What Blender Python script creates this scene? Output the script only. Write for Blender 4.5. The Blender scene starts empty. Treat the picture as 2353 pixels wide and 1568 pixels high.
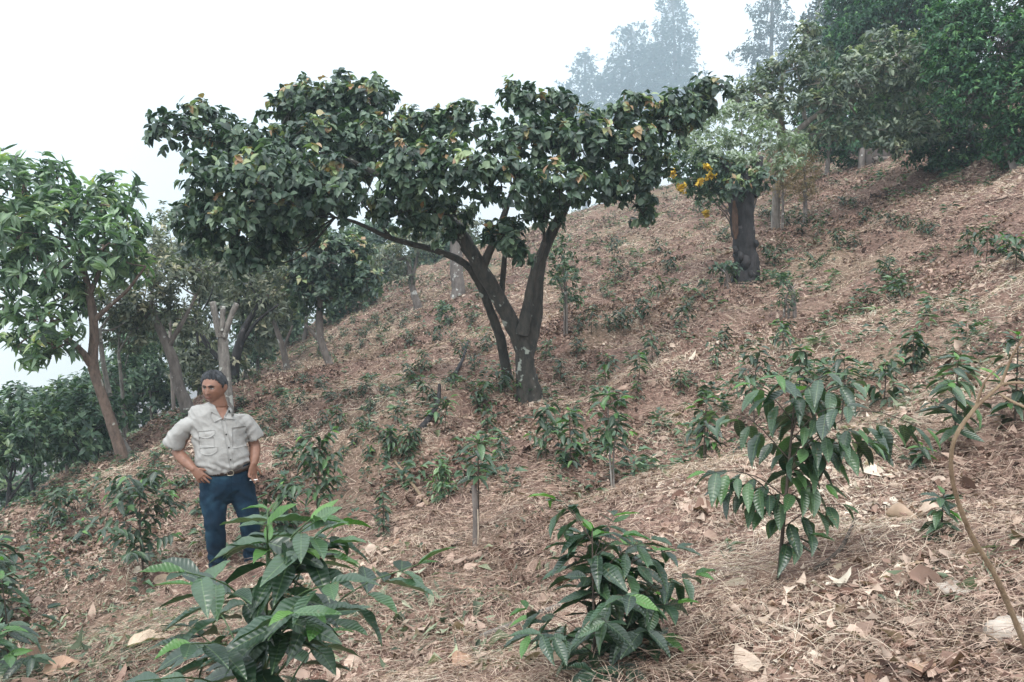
import bpy, math, random
import numpy as np
from mathutils import Vector, Matrix
sc = bpy.context.scene
R = math.radians
rng = np.random.default_rng(11)
random.seed(5)
# ------------------------------------------------------------------ camera, sky, sun, exposure
PITCH = math.atan((784 - 696.5) / 1764.7)
cam_d = bpy.data.cameras.new('camera'); cam = bpy.data.objects.new('camera', cam_d)
sc.collection.objects.link(cam); sc.camera = cam
cam.location = (0, 0, 0); cam.rotation_euler = (math.pi / 2 - PITCH, 0, 0)
cam_d.lens = 27; cam_d.sensor_width = 36; cam_d.clip_start = 0.05; cam_d.clip_end = 2000
w = bpy.data.worlds.new('World'); sc.world = w; w.use_nodes = True
nt = w.node_tree; nt.nodes.clear()
sky = nt.nodes.new('ShaderNodeTexSky'); sky.sky_type = 'NISHITA'; sky.sun_disc = False
SUN_EL, SUN_AZ = R(58), R(200)
sky.sun_elevation = SUN_EL; sky.sun_rotation = SUN_AZ
b1 = nt.nodes.new('ShaderNodeBackground'); nt.links.new(sky.outputs[0], b1.inputs[0]); b1.inputs[1].default_value = 0.05
b2 = nt.nodes.new('ShaderNodeBackground'); b2.inputs[0].default_value = (0.95, 0.99, 1.0, 1); b2.inputs[1].default_value = 1.15
# overcast dome: brighter towards the zenith
tcw = nt.nodes.new('ShaderNodeTexCoord'); sx = nt.nodes.new('ShaderNodeSeparateXYZ'); nt.links.new(tcw.outputs['Generated'], sx.inputs[0])
mr = nt.nodes.new('ShaderNodeMapRange'); nt.links.new(sx.outputs[2], mr.inputs[0]); mr.inputs[1].default_value = 0.05; mr.inputs[2].default_value = 1.0; mr.inputs[3].default_value = 1.05; mr.inputs[4].default_value = 2.6
nt.links.new(mr.outputs[0], b2.inputs[1])
ad = nt.nodes.new('ShaderNodeAddShader'); out = nt.nodes.new('ShaderNodeOutputWorld')
nt.links.new(b1.outputs[0], ad.inputs[0]); nt.links.new(b2.outputs[0], ad.inputs[1]); nt.links.new(ad.outputs[0], out.inputs[0])
sd = bpy.data.lights.new('sun', 'SUN'); so = bpy.data.objects.new('sun', sd); sc.collection.objects.link(so)
sd.energy = 1.3; sd.angle = R(14); sd.color = (1, 0.96, 0.9)
so.rotation_euler = (math.pi / 2 - SUN_EL, 0, math.pi - SUN_AZ)   # high, veiled, from behind the camera's left
sc.view_settings.view_transform = 'Standard'; sc.view_settings.look = 'None'
sc.view_settings.exposure = 0.34; sc.view_settings.gamma = 1
try:
    sc.cycles.volume_bounces = 1; sc.cycles.max_bounces = 6; sc.cycles.diffuse_bounces = 2
    sc.cycles.transmission_bounces = 3; sc.cycles.glossy_bounces = 2
except Exception: pass
# ------------------------------------------------------------------ helpers: rays, noise
F = 1764.7; CX, CY = 1176.5, 784.0      # picture measured 2353 x 1568
cp, sp = math.cos(PITCH), math.sin(PITCH)
def ray(dx, dy):
    u = (dx - CX) / F; v = -(dy - CY) / F
    y = cp + v * sp; z = -sp + v * cp
    return np.array([u / y, 1.0, z / y])
def at(dx, dy, Y):
    return ray(dx, dy) * Y
def vnoise(x, y, seed=0):
    x = np.asarray(x, float); y = np.asarray(y, float)
    xi = np.floor(x).astype(np.int64); yi = np.floor(y).astype(np.int64)
    fx = x - xi; fy = y - yi; fx = fx * fx * (3 - 2 * fx); fy = fy * fy * (3 - 2 * fy)
    def h(a, b):
        n = (a * 374761393 + b * 668265263 + seed * 974634777) & 0xffffffff
        n = ((n ^ (n >> 13)) * 1274126177) & 0xffffffff
        return ((n ^ (n >> 16)) & 0xffff) / 65535.0
    return (h(xi, yi) * (1 - fx) + h(xi + 1, yi) * fx) * (1 - fy) + (h(xi, yi + 1) * (1 - fx) + h(xi + 1, yi + 1) * fx) * fy
# ------------------------------------------------------------------ terrain
CP = [(504, 1327, 6.07), (268, 1092, 10.5), (1370, 1590, 2.5), (1785, 1337, 2.75), (1215, 925, 8.9), (1710, 645, 12.2),
      (2353, 425, 11.5), (1990, 372, 20), (1650, 440, 25), (1318, 500, 30), (1060, 615, 33), (800, 705, 30), (765, 872, 14.5),
      (665, 888, 16), (1055, 692, 19.5), (435, 955, 12.2), (520, 897, 13.2), (0, 1212, 9.2), (60, 1190, 12.5), (350, 990, 18.5),
      (600, 862, 21), (60, 1450, 4.6), (2100, 760, 7.2), (2330, 1440, 2.2), (1400, 1130, 5.2), (1093, 1257, 4.4),
      (900, 1000, 8.0), (2230, 1500, 1.9)]
cpts = [at(*c) for c in CP]
cpts += [np.array(p, float) for p in [(0, 0, -1.36), (-6, -4, -3.6), (6, -4, 1.1), (5, 2, .8), (10, 6, 3.2), (-8, 4, -3.9), (14, 14, 6.0), (20, 30, 9.5),
      (-14, 14, -6.5), (-14, 24, -6.5), (-30, 30, -14), (-50, 60, -26), (-12, 45, -3.5), (3, 45, 4.2), (14, 50, 7.5), (40, 50, 14),
      (0, 75, 5.0), (-25, 80, -8), (25, 90, 9.0), (40, 270, 34), (70, 270, 38), (130, 270, 48), (0, 270, 24), (-70, 270, -20), (40, 140, 14), (0, 140, 8), (55, 330, 40), (-4, 36, -.1)]]
cpts = np.array(cpts)
def tps(r2): return 0.5 * r2 * np.log(r2 + 1e-9)
_n = len(cpts)
_S = 6.0
_cx, _cy, _cz = cpts[:, 0] / _S, cpts[:, 1] / _S, cpts[:, 2]
_K = tps((_cx[:, None] - _cx) ** 2 + (_cy[:, None] - _cy) ** 2) + np.eye(_n) * 0.004
_P = np.stack([np.ones(_n), _cx, _cy], 1)
_A = np.zeros((_n + 3, _n + 3)); _A[:_n, :_n] = _K; _A[:_n, _n:] = _P; _A[_n:, :_n] = _P.T
_W = np.linalg.solve(_A, np.concatenate([_cz, np.zeros(3)]))
def gz(x, y, detail=True):
    x = np.asarray(x, float); y = np.asarray(y, float)
    xs, ys = np.clip(x, -110, 150) / _S, np.clip(y, -6, 345) / _S
    z = _W[_n] + _W[_n + 1] * xs + _W[_n + 2] * ys
    for i in range(_n):
        z = z + _W[i] * tps((xs - _cx[i]) ** 2 + (ys - _cy[i]) ** 2)
    if detail:
        z = z + (vnoise(x * .9 + 3, y * .9, 1) - .5) * .26 + (1 - np.abs(2 * vnoise(x * .55 + y * .35, y * 1.5 - x * .4, 7) - 1)) ** 2 * .16 * np.clip((y - 3) / 5, 0, 1.3) - .06 * np.clip(y / 6, .3, 1.6) + (vnoise(x * 2.1 + y * .5, y * 2.6, 2) - .5) * .13 * np.clip(y / 5, .5, 1.5) + (vnoise(x * 7, y * 7, 3) - .5) * .045
        z = z + .13 * np.exp(-(((x + 2.15) / .9) ** 2 + ((y - 5.35) / .35) ** 2))      # grassy lip in front of the man
    return z
_YS = np.exp(np.linspace(math.log(1.2), math.log(70), 900))
def hit(dx, dy):
    r = ray(dx, dy)
    P = r[None, :] * _YS[:, None]
    d = P[:, 2] - gz(P[:, 0], P[:, 1])
    k = np.argmax(d < 0)
    if d[k] >= 0: return P[-1] * 1.0
    t = d[k - 1] / (d[k - 1] - d[k]) if k else 0
    Y = _YS[k - 1] + t * (_YS[k] - _YS[k - 1])
    p = r * Y; p[2] = float(gz(p[0], p[1])); return p
# ------------------------------------------------------------------ objects
col = sc.collection
def tag(o, label=None, cat=None, group=None, kind=None):
    if label: o['label'] = label
    if cat: o['category'] = cat
    if group: o['group'] = group
    if kind: o['kind'] = kind
    return o
def empty(name, loc, label=None, cat=None, group=None, rz=0):
    o = bpy.data.objects.new(name, None); col.objects.link(o); o.location = tuple(float(v) for v in loc); o.rotation_euler[2] = rz
    o.empty_display_size = .1
    return tag(o, label, cat, group)
def mesh_np(name, V, Q, mat, parent=None, attrs=None, smooth=True, world=True, mi=None):
    """V (n,3) in world space; Q (m,4) quads or (m,3) tris; parented things are re-based on the parent's location"""
    V = np.asarray(V, np.float32)
    if parent is not None and world: V = V - np.array(wloc(parent), np.float32)
    me = bpy.data.meshes.new(name); Q = np.asarray(Q, np.int32); k = Q.shape[1]
    me.vertices.add(len(V)); me.vertices.foreach_set('co', V.ravel())
    me.loops.add(Q.size); me.loops.foreach_set('vertex_index', Q.ravel())
    me.polygons.add(len(Q)); me.polygons.foreach_set('loop_start', np.arange(0, Q.size, k, dtype=np.int32))
    me.polygons.foreach_set('loop_total', np.full(len(Q), k, np.int32))
    if attrs:
        for an, av in attrs.items():
            a = me.attributes.new(an, 'FLOAT', 'POINT'); a.data.foreach_set('value', np.asarray(av, np.float32))
    me.update(calc_edges=True); 
    if smooth: me.polygons.foreach_set('use_smooth', np.ones(len(Q), bool))
    for mm_ in (mat if isinstance(mat, (list, tuple)) else [mat]): me.materials.append(mm_)
    if mi is not None: me.polygons.foreach_set('material_index', np.asarray(mi, np.int32))
    o = bpy.data.objects.new(name, me); col.objects.link(o)
    if parent is not None: o.parent = parent
    return o
def wloc(o):
    l = np.zeros(3)
    while o is not None: l = l + np.array(o.location); o = o.parent
    return l
# ------------------------------------------------------------------ materials
def nmat(name):
    m = bpy.data.materials.new(name); m.use_nodes = True; t = m.node_tree
    return m, t, t.nodes['Principled BSDF'], t.nodes['Material Output']
def N(t, ty, **kw):
    n = t.nodes.new(ty)
    for k, v in kw.items():
        if k in n.inputs.keys(): n.inputs[k].default_value = v
        else: setattr(n, k, v)
    return n
def ramp(t, stops, interp='LINEAR'):
    n = t.nodes.new('ShaderNodeValToRGB'); c = n.color_ramp; c.interpolation = interp
    while len(c.elements) < len(stops): c.elements.new(.5)
    for e, (p, rgb) in zip(c.elements, stops): e.position = p; e.color = (*rgb, 1)
    return n
def leafmat(name, stops, rough=.42, transl=.22, back=1.25, veins=0, spec=.5):
    m, t, b, o = nmat(name)
    a = N(t, 'ShaderNodeAttribute', attribute_name='var')
    r = ramp(t, stops); t.links.new(a.outputs['Fac'], r.inputs[0])
    no = N(t, 'ShaderNodeTexNoise', Scale=9.0); geo = N(t, 'ShaderNodeNewGeometry')
    mx = N(t, 'ShaderNodeMix', data_type='RGBA', blend_type='MULTIPLY'); mx.inputs[0].default_value = 1
    r2 = ramp(t, [(.3, (.72, .74, .72)), (.7, (1.25, 1.22, 1.2))]); t.links.new(no.outputs[0], r2.inputs[0])
    t.links.new(geo.outputs['Position'], no.inputs['Vector'])
    t.links.new(r.outputs[0], mx.inputs[6]); t.links.new(r2.outputs[0], mx.inputs[7])
    mb = N(t, 'ShaderNodeMix', data_type='RGBA', blend_type='MULTIPLY')
    t.links.new(geo.outputs['Backfacing'], mb.inputs[0]); t.links.new(mx.outputs[2], mb.inputs[6]); mb.inputs[7].default_value = (back, back, back * .95, 1)
    colr = mb.outputs[2]
    b.inputs['Roughness'].default_value = rough; b.inputs['Specular IOR Level'].default_value = spec
    if veins:
        lu = N(t, 'ShaderNodeAttribute', attribute_name='lu'); lv = N(t, 'ShaderNodeAttribute', attribute_name='lv')
        ab = N(t, 'ShaderNodeMath', operation='ABSOLUTE'); t.links.new(lv.outputs['Fac'], ab.inputs[0])
        s1 = N(t, 'ShaderNodeMath', operation='MULTIPLY_ADD'); t.links.new(ab.outputs[0], s1.inputs[0]); s1.inputs[1].default_value = -9.0
        s0 = N(t, 'ShaderNodeMath', operation='MULTIPLY'); t.links.new(lu.outputs['Fac'], s0.inputs[0]); s0.inputs[1].default_value = 62.0
        t.links.new(s0.outputs[0], s1.inputs[2])
        sn = N(t, 'ShaderNodeMath', operation='SINE'); t.links.new(s1.outputs[0], sn.inputs[0])
        mid = N(t, 'ShaderNodeMath', operation='LESS_THAN'); t.links.new(ab.outputs[0], mid.inputs[0]); mid.inputs[1].default_value = .045
        sm = N(t, 'ShaderNodeMath', operation='MULTIPLY_ADD'); t.links.new(mid.outputs[0], sm.inputs[0]); sm.inputs[1].default_value = 1.3; t.links.new(sn.outputs[0], sm.inputs[2])
        bp = N(t, 'ShaderNodeBump', Strength=.4, Distance=.0012); t.links.new(sm.outputs[0], bp.inputs['Height']); t.links.new(bp.outputs[0], b.inputs['Normal'])
        mv = N(t, 'ShaderNodeMix', data_type='RGBA'); mm = N(t, 'ShaderNodeMath', operation='MULTIPLY'); t.links.new(mid.outputs[0], mm.inputs[0]); mm.inputs[1].default_value = .4
        t.links.new(mm.outputs[0], mv.inputs[0]); t.links.new(colr, mv.inputs[6]); mv.inputs[7].default_value = (.16, .24, .10, 1); colr = mv.outputs[2]
        sp_ = N(t, 'ShaderNodeTexNoise', Scale=55.0, Detail=3.0); t.links.new(geo.outputs['Position'], sp_.inputs['Vector']); rs_ = ramp(t, [(.66, (0, 0, 0)), (.72, (.75, .75, .75))]); t.links.new(sp_.outputs[0], rs_.inputs[0])
        ms_ = N(t, 'ShaderNodeMix', data_type='RGBA'); t.links.new(rs_.outputs[0], ms_.inputs[0]); t.links.new(colr, ms_.inputs[6]); ms_.inputs[7].default_value = (.13, .10, .05, 1); colr = ms_.outputs[2]
    t.links.new(colr, b.inputs['Base Color'])
    if transl:
        tr = N(t, 'ShaderNodeBsdfTranslucent'); g = N(t, 'ShaderNodeMix', data_type='RGBA', blend_type='MULTIPLY'); g.inputs[0].default_value = 1
        t.links.new(colr, g.inputs[6]); g.inputs[7].default_value = (1.2, 1.6, .7, 1); t.links.new(g.outputs[2], tr.inputs[0])
        ms = N(t, 'ShaderNodeMixShader'); ms.inputs[0].default_value = transl
        t.links.new(b.outputs[0], ms.inputs[1]); t.links.new(tr.outputs[0], ms.inputs[2]); t.links.new(ms.outputs[0], o.inputs[0])
    return m
def barkmat(name, dark, light, lichen=None, scale=14, lich_amt=.62):
    m, t, b, o = nmat(name)
    geo = N(t, 'ShaderNodeNewGeometry'); mp = N(t, 'ShaderNodeMapping'); mp.inputs['Scale'].default_value = (1, 1, .35); t.links.new(geo.outputs['Position'], mp.inputs[0])
    no = N(t, 'ShaderNodeTexNoise', Scale=float(scale), Detail=8.0, Roughness=.7); t.links.new(mp.outputs[0], no.inputs['Vector'])
    r = ramp(t, [(.32, dark), (.68, light)]); t.links.new(no.outputs[0], r.inputs[0]); c = r.outputs[0]
    if lichen:
        n2 = N(t, 'ShaderNodeTexNoise', Scale=7.0, Detail=5.0); t.links.new(geo.outputs['Position'], n2.inputs['Vector'])
        r2 = ramp(t, [(lich_amt, (0, 0, 0)), (lich_amt + .04, (1, 1, 1))]); t.links.new(n2.outputs[0], r2.inputs[0])
        mx = N(t, 'ShaderNodeMix', data_type='RGBA'); t.links.new(r2.outputs[0], mx.inputs[0]); t.links.new(c, mx.inputs[6]); mx.inputs[7].default_value = (*lichen, 1); c = mx.outputs[2]
    t.links.new(c, b.inputs['Base Color']); b.inputs['Roughness'].default_value = .9
    bp = N(t, 'ShaderNodeBump', Strength=.8, Distance=.02); t.links.new(no.outputs[0], bp.inputs['Height']); t.links.new(bp.outputs[0], b.inputs['Normal'])
    return m
def plain(name, rgb, rough=.7, nscale=0, amt=.2, bump=0, spec=.4):
    m, t, b, o = nmat(name)
    b.inputs['Base Color'].default_value = (*rgb, 1); b.inputs['Roughness'].default_value = rough; b.inputs['Specular IOR Level'].default_value = spec
    if nscale:
        co = N(t, 'ShaderNodeTexCoord'); no = N(t, 'ShaderNodeTexNoise', Scale=float(nscale), Detail=6.0); t.links.new(co.outputs['Object'], no.inputs['Vector'])
        r = ramp(t, [(.3, tuple(v * (1 - amt) for v in rgb)), (.7, tuple(v * (1 + amt) for v in rgb))]); t.links.new(no.outputs[0], r.inputs[0]); t.links.new(r.outputs[0], b.inputs['Base Color'])
        if bump:
            bp = N(t, 'ShaderNodeBump', Strength=.6, Distance=float(bump)); t.links.new(no.outputs[0], bp.inputs['Height']); t.links.new(bp.outputs[0], b.inputs['Normal'])
    return m
# soil
def soilmat():
    m, t, b, o = nmat('soil')
    geo = N(t, 'ShaderNodeNewGeometry')
    def no(s, d=8.0, r=.65):
        n = N(t, 'ShaderNodeTexNoise', Scale=float(s), Detail=d, Roughness=r); t.links.new(geo.outputs['Position'], n.inputs['Vector']); return n
    a, f, g = no(1.1), no(28), no(.45)
    r1 = ramp(t, [(.25, (.05, .033, .028)), (.42, (.13, .088, .074)), (.6, (.26, .17, .14)), (.8, (.40, .29, .24))]); t.links.new(f.outputs[0], r1.inputs[0])
    r2 = ramp(t, [(.35, (.7, .66, .66)), (.65, (1.2, 1.15, 1.1))]); t.links.new(a.outputs[0], r2.inputs[0])
    mx = N(t, 'ShaderNodeMix', data_type='RGBA', blend_type='MULTIPLY'); mx.inputs[0].default_value = 1
    t.links.new(r1.outputs[0], mx.inputs[6]); t.links.new(r2.outputs[0], mx.inputs[7])
    r3 = ramp(t, [(.5, (0, 0, 0)), (.68, (1, 1, 1))]); t.links.new(g.outputs[0], r3.inputs[0])
    m2 = N(t, 'ShaderNodeMix', data_type='RGBA'); mm = N(t, 'ShaderNodeMath', operation='MULTIPLY'); t.links.new(r3.outputs[0], mm.inputs[0]); mm.inputs[1].default_value = .55
    t.links.new(mm.outputs[0], m2.inputs[0]); t.links.new(mx.outputs[2], m2.inputs[6]); m2.inputs[7].default_value = (.30, .245, .16, 1)
    t.links.new(m2.outputs[2], b.inputs['Base Color']); b.inputs['Roughness'].default_value = 1; b.inputs['Specular IOR Level'].default_value = .1
    bp = N(t, 'ShaderNodeBump', Strength=.9, Distance=.03); t.links.new(f.outputs[0], bp.inputs['Height']); t.links.new(bp.outputs[0], b.inputs['Normal'])
    return m
M = {}
M['soil'] = soilmat()
M['litter'] = leafmat('dry_leaf', [(0, (.035, .019, .015)), (.22, (.12, .066, .050)), (.5, (.28, .185, .148)), (.8, (.45, .335, .275)), (.94, (.56, .44, .36)), (1, (.66, .57, .48))], rough=.75, transl=.06, back=1.1, spec=.2)
M['straw'] = leafmat('straw', [(0, (.13, .08, .065)), (.3, (.34, .235, .19)), (.7, (.56, .425, .335)), (1, (.76, .66, .54))], rough=.8, transl=.05, spec=.2)
M['clip'] = leafmat('green_clippings', [(0, (.05, .075, .05)), (.5, (.13, .16, .10)), (.8, (.22, .25, .16)), (1, (.38, .40, .30))], rough=.6, transl=.1)
M['coffee'] = leafmat('coffee_leaf', [(0, (.009, .024, .013)), (.45, (.022, .052, .026)), (.75, (.05, .10, .045)), (.9, (.08, .17, .05)), (1, (.13, .26, .06))], rough=.34, transl=.14, veins=1, spec=.8)
M['coffee_far'] = leafmat('coffee_leaf_far', [(0, (.010, .024, .015)), (.5, (.026, .055, .032)), (.8, (.06, .115, .055)), (1, (.14, .20, .10))], rough=.42, transl=.14, spec=.6)
M['young'] = leafmat('young_leaf', [(0, (.035, .095, .025)), (.6, (.08, .19, .04)), (1, (.16, .30, .07))], rough=.35, transl=.25, veins=1, spec=.6)
M['yellow'] = plain('yellow_leaf', (.62, .42, .05), .5)
M['shade'] = leafmat('shade_tree_leaf', [(0, (.010, .022, .016)), (.3, (.026, .052, .036)), (.6, (.07, .115, .072)), (.82, (.17, .235, .14)), (.93, (.24, .30, .14)), (.97, (.32, .20, .11)), (1, (.36, .21, .13))], rough=.45, transl=.14, spec=.5)  # tone range widened so dark and bright leaves imitate crown shade and highlights
M['loquat'] = leafmat('long_leaf', [(0, (.014, .034, .02)), (.35, (.06, .115, .06)), (.7, (.19, .285, .155)), (.95, (.34, .43, .26)), (.985, (.36, .42, .24)), (1, (.5, .40, .10))], rough=.42, transl=.22, spec=.6)
M['olive'] = leafmat('olive_leaf', [(0, (.025, .036, .026)), (.35, (.085, .105, .075)), (.75, (.23, .245, .18)), (1, (.36, .32, .22))], rough=.5, transl=.16)
M['greyleaf'] = leafmat('grey_green_leaf', [(0, (.02, .034, .026)), (.35, (.08, .11, .08)), (.75, (.23, .275, .20)), (1, (.36, .37, .25))], rough=.5, transl=.14)
M['forest'] = leafmat('forest_leaf', [(0, (.005, .018, .011)), (.4, (.018, .06, .030)), (.75, (.06, .155, .068)), (1, (.16, .30, .11))], rough=.5, transl=.14, spec=.3)  # very dark low stop and raised top imitate shaded depths and lit leaves
M['orchard'] = leafmat('orchard_leaf', [(0, (.012, .028, .020)), (.4, (.045, .09, .055)), (.8, (.14, .215, .12)), (1, (.24, .31, .17))], rough=.42, transl=.16)
M['conifer'] = leafmat('conifer_leaf', [(0, (.03, .05, .045)), (1, (.06, .09, .07))], rough=.6, transl=.1)
M['pale'] = leafmat('silver_leaf', [(0, (.15, .19, .14)), (.6, (.27, .32, .25)), (1, (.40, .44, .36))], rough=.6, transl=.2)
M['seedhead'] = leafmat('seed_head', [(0, (.18, .13, .08)), (1, (.40, .31, .18))], rough=.9, transl=.1)
M['flower'] = leafmat('yellow_flower', [(0, (.42, .25, .03)), (1, (.66, .44, .05))], rough=.7, transl=.2, back=1)
M['bark'] = barkmat('shade_tree_bark', (.012, .014, .013), (.065, .055, .045), (.28, .30, .26), 18, .63)
M['bark_red'] = barkmat('smooth_brown_bark', (.06, .042, .034), (.20, .14, .11), (.34, .33, .29), 22, .63)
M['bark_pale'] = barkmat('pale_bark', (.07, .06, .055), (.34, .31, .28), (.50, .50, .46), 16, .6)
M['bark_limb'] = barkmat('weathered_limb', (.16, .135, .12), (.36, .32, .28), None, 14)
M['bark_char'] = barkmat('charred_bark', (.010, .010, .011), (.045, .04, .042), (.10, .09, .09), 14, .64)
M['bark_grey'] = barkmat('grey_bark', (.08, .065, .06), (.22, .19, .17), (.45, .45, .42), 14, .62)
M['heartwood'] = barkmat('split_wood', (.035, .02, .014), (.13, .07, .045), None, 20)
M['twig'] = barkmat('twig_bark', (.16, .105, .065), (.34, .25, .16), None, 30)
M['stem'] = barkmat('sapling_stem', (.03, .025, .02), (.12, .09, .07), None, 40)
M['stem_green'] = plain('green_stem', (.05, .09, .03), .5)
M['stone'] = plain('pale_stone', (.42, .36, .31), .9, 6, .25, .02)
M['cut'] = plain('sawn_wood', (.55, .45, .35), .8, 30, .2)
# ------------------------------------------------------------------ the hillside
def build_ground():
    nu, nv = 700, 760
    tx = np.linspace(-1, 1, nu); X1 = np.sinh(tx * 4.2) / np.sinh(4.2) * 150
    ty = np.linspace(0, 1, nv); Y1 = -6 + (np.sinh(ty * 4.6) / np.sinh(4.6)) * 345 + ty * 6
    Xg, Yg = np.meshgrid(X1, Y1); Z = gz(Xg, Yg)
    V = np.stack([Xg.ravel(), Yg.ravel(), Z.ravel()], 1)
    i = np.arange(nu * nv).reshape(nv, nu)
    Q = np.stack([i[:-1, :-1], i[:-1, 1:], i[1:, 1:], i[1:, :-1]], -1).reshape(-1, 4)
    o = mesh_np('ground', V, Q, M['soil']); tag(o, kind='structure', label='brown leaf strewn hillside rising to the right')
build_ground()
# ------------------------------------------------------------------ leaves in bulk
def template(segs, shape='ovate', fold=.12, curl=.25, wave=0.0):
    u = np.linspace(0, 1, segs + 1)
    if shape == 'ovate': p = np.sin(np.pi * np.clip(u, 0, 1) ** .78) ** .8
    elif shape == 'coffee': p = np.sin(np.pi * u ** .9) ** .85 * (1 - .25 * u)
    elif shape == 'round': p = np.sin(np.pi * u ** .7) ** .55
    else: p = np.sin(np.pi * u) ** .8
    p = np.maximum(p, .04); p[-1] = .02
    T = []; LU = []; LV = []
    for k, uu in enumerate(u):
        for s in (-1, 0, 1):
            wv = wave * math.sin(uu * 17 + s) * abs(s)
            T.append((uu, s * .5 * p[k], fold * abs(s) * p[k] * .5 * 2 - curl * uu * uu + wv)); LU.append(uu); LV.append(s * p[k])
    Fq = []
    for k in range(segs):
        a = k * 3
        Fq += [(a, a + 1, a + 4, a + 3), (a + 1, a + 2, a + 5, a + 4)]
    return np.array(T), np.array(Fq), np.array(LU), np.array(LV)
def diamond(curl=.15, fold=.2, shape=None):
    T = np.array([(0, 0, 0), (.42, .5, fold * .5), (1, 0, -curl), (.42, -.5, fold * .5)])
    return T, np.array([(0, 1, 2, 3)]), np.array([0, .4, 1, .4]), np.array([0, 1, 0, -1])
def unit(a): return a / np.maximum(np.linalg.norm(a, axis=-1, keepdims=True), 1e-9)
def leaves(P, D, Nn, L, W, tpl, curlvar=None):
    """P,D,Nn (n,3); L,W (n,) -> V,Q,lu,lv,idx"""
    T, Fq, LU, LV = tpl
    D = unit(D); S = unit(np.cross(D, Nn)); Nn = np.cross(S, D)
    n = len(P); k = len(T)
    cv = np.ones(n) if curlvar is None else curlvar
    V = P[:, None] + D[:, None] * (T[None, :, 0:1] * L[:, None, None]) + S[:, None] * (T[None, :, 1:2] * W[:, None, None]) \
        + Nn[:, None] * (T[None, :, 2:3] * (L * cv)[:, None, None])
    Q = (Fq[None] + (np.arange(n) * k)[:, None, None]).reshape(-1, Fq.shape[1])
    return V.reshape(-1, 3), Q, np.tile(LU, n), np.tile(LV, n), np.repeat(np.arange(n), k)
class Bag:
    def __init__(s): s.V = []; s.Q = []; s.a = []; s.u = []; s.v = []; s.m = []; s.n = 0; s.cur = 0
    def add(s, V, Q, var, lu=None, lv=None):
        s.m.append(np.full(len(Q), s.cur))
        s.V.append(V); s.Q.append(Q + s.n); s.n += len(V)
        s.a.append(np.full(len(V), var) if np.isscalar(var) else var)
        s.u.append(np.zeros(len(V)) if lu is None else lu); s.v.append(np.zeros(len(V)) if lv is None else lv)
    def build(s, name, mat, parent=None, smooth=True):
        if not s.V: return None
        return mesh_np(name, np.concatenate(s.V), np.concatenate(s.Q), mat, parent, {'var': np.concatenate(s.a), 'lu': np.concatenate(s.u), 'lv': np.concatenate(s.v)}, smooth, mi=np.concatenate(s.m) if isinstance(mat, (list, tuple)) else None)
# ------------------------------------------------------------------ tubes (trunks, limbs, stems)
def smooth_path(pts, rad, n):
    pts = np.asarray(pts, float); rad = np.asarray(rad, float); m = len(pts)
    if m == 2:
        t = np.linspace(0, 1, n + 1)[:, None]; return pts[0] * (1 - t) + pts[1] * t, rad[0] * (1 - t[:, 0]) + rad[1] * t[:, 0]
    P = np.vstack([2 * pts[0] - pts[1], pts, 2 * pts[-1] - pts[-2]]); o = []; r = []
    for i in range(1, m):
        for k in range(n):
            t = k / n; a, b, c, d = P[i - 1], P[i], P[i + 1], P[i + 2]
            o.append(.5 * ((2 * b) + (c - a) * t + (2 * a - 5 * b + 4 * c - d) * t * t + (3 * b - 3 * c + d - a) * t ** 3)); r.append(rad[i - 1] * (1 - t) + rad[i] * t)
    o.append(pts[-1]); r.append(rad[-1]); return np.array(o), np.array(r)
def tube(bag, pts, rad, sides=8, n=5, rough=0.0, seed=0, cap=True):
    P, r = smooth_path(pts, rad, n); m = len(P); rs = np.random.default_rng(seed)
    Tn = unit(np.gradient(P, axis=0)); up = np.array([0.02, 1, .03])
    A = unit(np.cross(Tn, up)); B = np.cross(Tn, A)
    th = np.linspace(0, 2 * np.pi, sides, endpoint=False)
    rr = r[:, None] * (1 + rough * (rs.random((m, sides)) - .5) * 1.2 + rough * .8 * np.sin(th * 3 + np.linspace(0, 3, m)[:, None]))
    V = P[:, None] + rr[..., None] * (np.cos(th)[None, :, None] * A[:, None] + np.sin(th)[None, :, None] * B[:, None])
    V = V.reshape(-1, 3); Q = []
    for i in range(m - 1):
        for j in range(sides):
            k = (j + 1) % sides; Q.append((i * sides + j, i * sides + k, (i + 1) * sides + k, (i + 1) * sides + j))
    if cap:
        c = len(V); V = np.vstack([V, P[-1] + Tn[-1] * r[-1] * .2]); a = (m - 1) * sides
        for j in range(0, sides, 1): Q.append((a + j, a + (j + 1) % sides, c, c))
        Q = [q for q in Q if q[2] != q[3]] + [(a + j, a + (j + 1) % sides, a + (j + 2) % sides if 0 else c, c) for j in range(0)]
        for j in range(0, sides, 2): Q.append((a + j, a + (j + 1) % sides, a + (j + 2) % sides, c))
    bag.add(V, np.array(Q), .5)
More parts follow.
